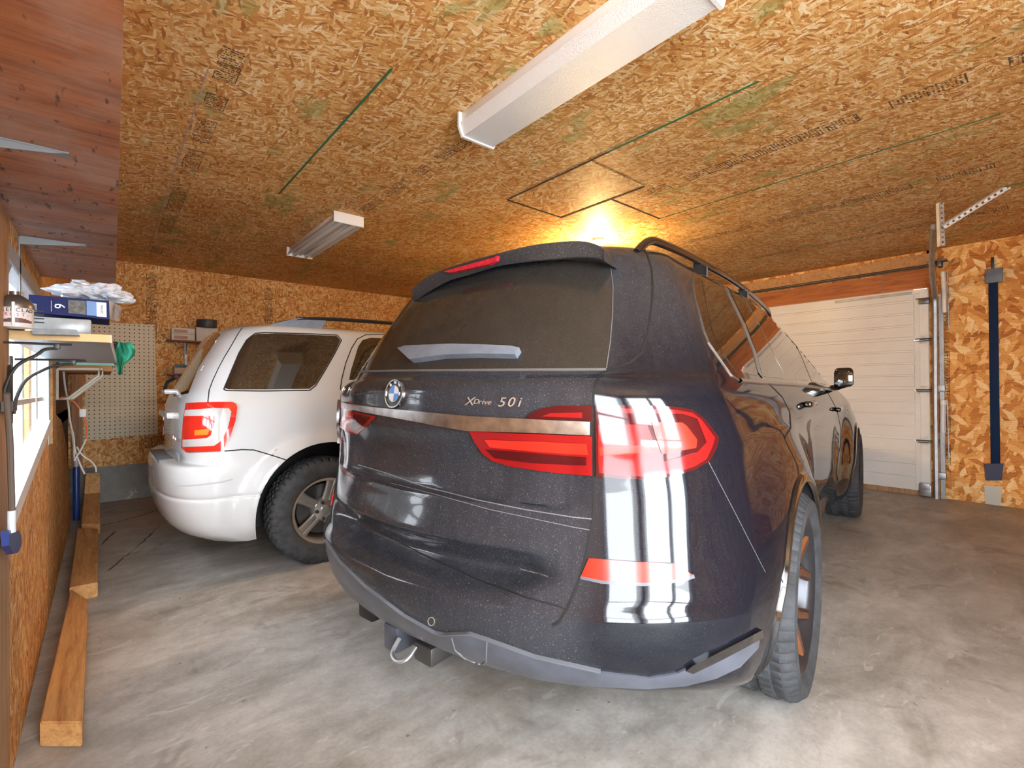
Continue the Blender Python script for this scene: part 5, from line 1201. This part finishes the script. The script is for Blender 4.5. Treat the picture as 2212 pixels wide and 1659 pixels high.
# rear wiper, tailgate handle, bumper pad, lettering
def epart(name, mb, mat): o = mb.build(name, mat, None); o.parent = esc; o.matrix_parent_inverse = Matrix(); return o
mb = MB(); mb.tube([(.13, .05, 1.17), (.10, -.02, 1.20), (.10, -.25, 1.25), (.13, -.42, 1.28)], .012, 8); epart('rear_wiper', mb, MAT['black'])
mb = MB(); mb.box((.085, -.14, 1.165), (.19, .06, 1.20), .012); epart('wiper_housing', mb, PAINT_W)
mb = MB(); mb.box((.085, -.30, 1.00), (.14, .30, 1.045), .012); epart('tailgate_handle', mb, PAINT_W)
mb = MB(); mb.box((.035, -.40, .725), (.125, .30, .747), .004); 
for k in range(6): mb.box((.112, -.64+k*.026, .75), (.124, -.634+k*.026, .80), .002)
epart('bumper_pad', mb, simple('pad_grey', (.15,.16,.17), .6))
for i, ch in enumerate('ESCAPE'): 
    o = text('model_letter', ch, .028, frame((.112, -.40-.026*i, .885), (0,-1,0), (-1,0,0)), MAT['chrome'], None, .002); o.parent = esc
o = text('window_decal', 'S', .05, frame((.245, -.60, 1.33), (0,-1,0), (-1,-.15,.5)), simple('decal_white', (.8,.8,.8), .5), None, .001); o.parent = esc
# interior seat head restraint behind the tinted glass is left dark

# ------------------------------------------------------------------ daylight
wd = bpy.data.worlds.new('sky'); SC.world = wd; wd.use_nodes = True; bg = wd.node_tree.nodes['Background']
bg.inputs['Color'].default_value = (.86, .93, 1, 1); bg.inputs['Strength'].default_value = SKY
def area(name, loc, rot, sx, sy, power, col=(1,1,1), portal=False):
    l = bpy.data.lights.new(name, 'AREA'); l.shape = 'RECTANGLE'; l.size = sx; l.size_y = sy; l.energy = power; l.color = col
    if portal: l.cycles.is_portal = True
    o = bpy.data.objects.new(name, l); COL.objects.link(o); o.location = loc; o.rotation_euler = rot; return o
area('window_portal', (XL-.2, (WY0+WY1)/2, 1.25), (0, -PI/2, 0), .8, WY1-WY0, 1, portal=True)
area('daylight_near', ((NX0+NX1)/2, YN-.14, (NZ0+NZ1)/2), (PI/2, 0, 0), NX1-NX0, NZ1-NZ0, DAY, (.92,.96,1)); area('daylight_left', (XL-.10, (LY0+LY1)/2, (LZ0+LZ1)/2), (0, -PI/2, 0), LZ1-LZ0, LY1-LY0, DAY*.6, (.92,.96,1))
bl = bpy.data.lights.new('bulb_light', 'POINT'); bl.energy = BULB; bl.color = (1, .62, .25); bl.shadow_soft_size = .03; o = bpy.data.objects.new('bulb_light', bl); COL.objects.link(o); o.location = (BX, BY, ZC-.16)
vs_ = SC.view_settings; SC.display_settings.display_device = 'sRGB'; vs_.view_transform = 'Standard'; vs_.look = 'None'; vs_.exposure = EXPO; vs_.gamma = 1; vs_.use_curve_mapping = False
SC.cycles.max_bounces = 7; SC.cycles.diffuse_bounces = 4; SC.cycles.glossy_bounces = 3; SC.cycles.transmission_bounces = 4; SC.cycles.transparent_max_bounces = 6
SC.cycles.use_adaptive_sampling = True; SC.cycles.adaptive_threshold = .10; SC.cycles.adaptive_min_samples = 16; SC.cycles.use_denoising = True
SC.cycles.caustics_reflective = False; SC.cycles.caustics_refractive = False; SC.cycles.sample_clamp_indirect = 6
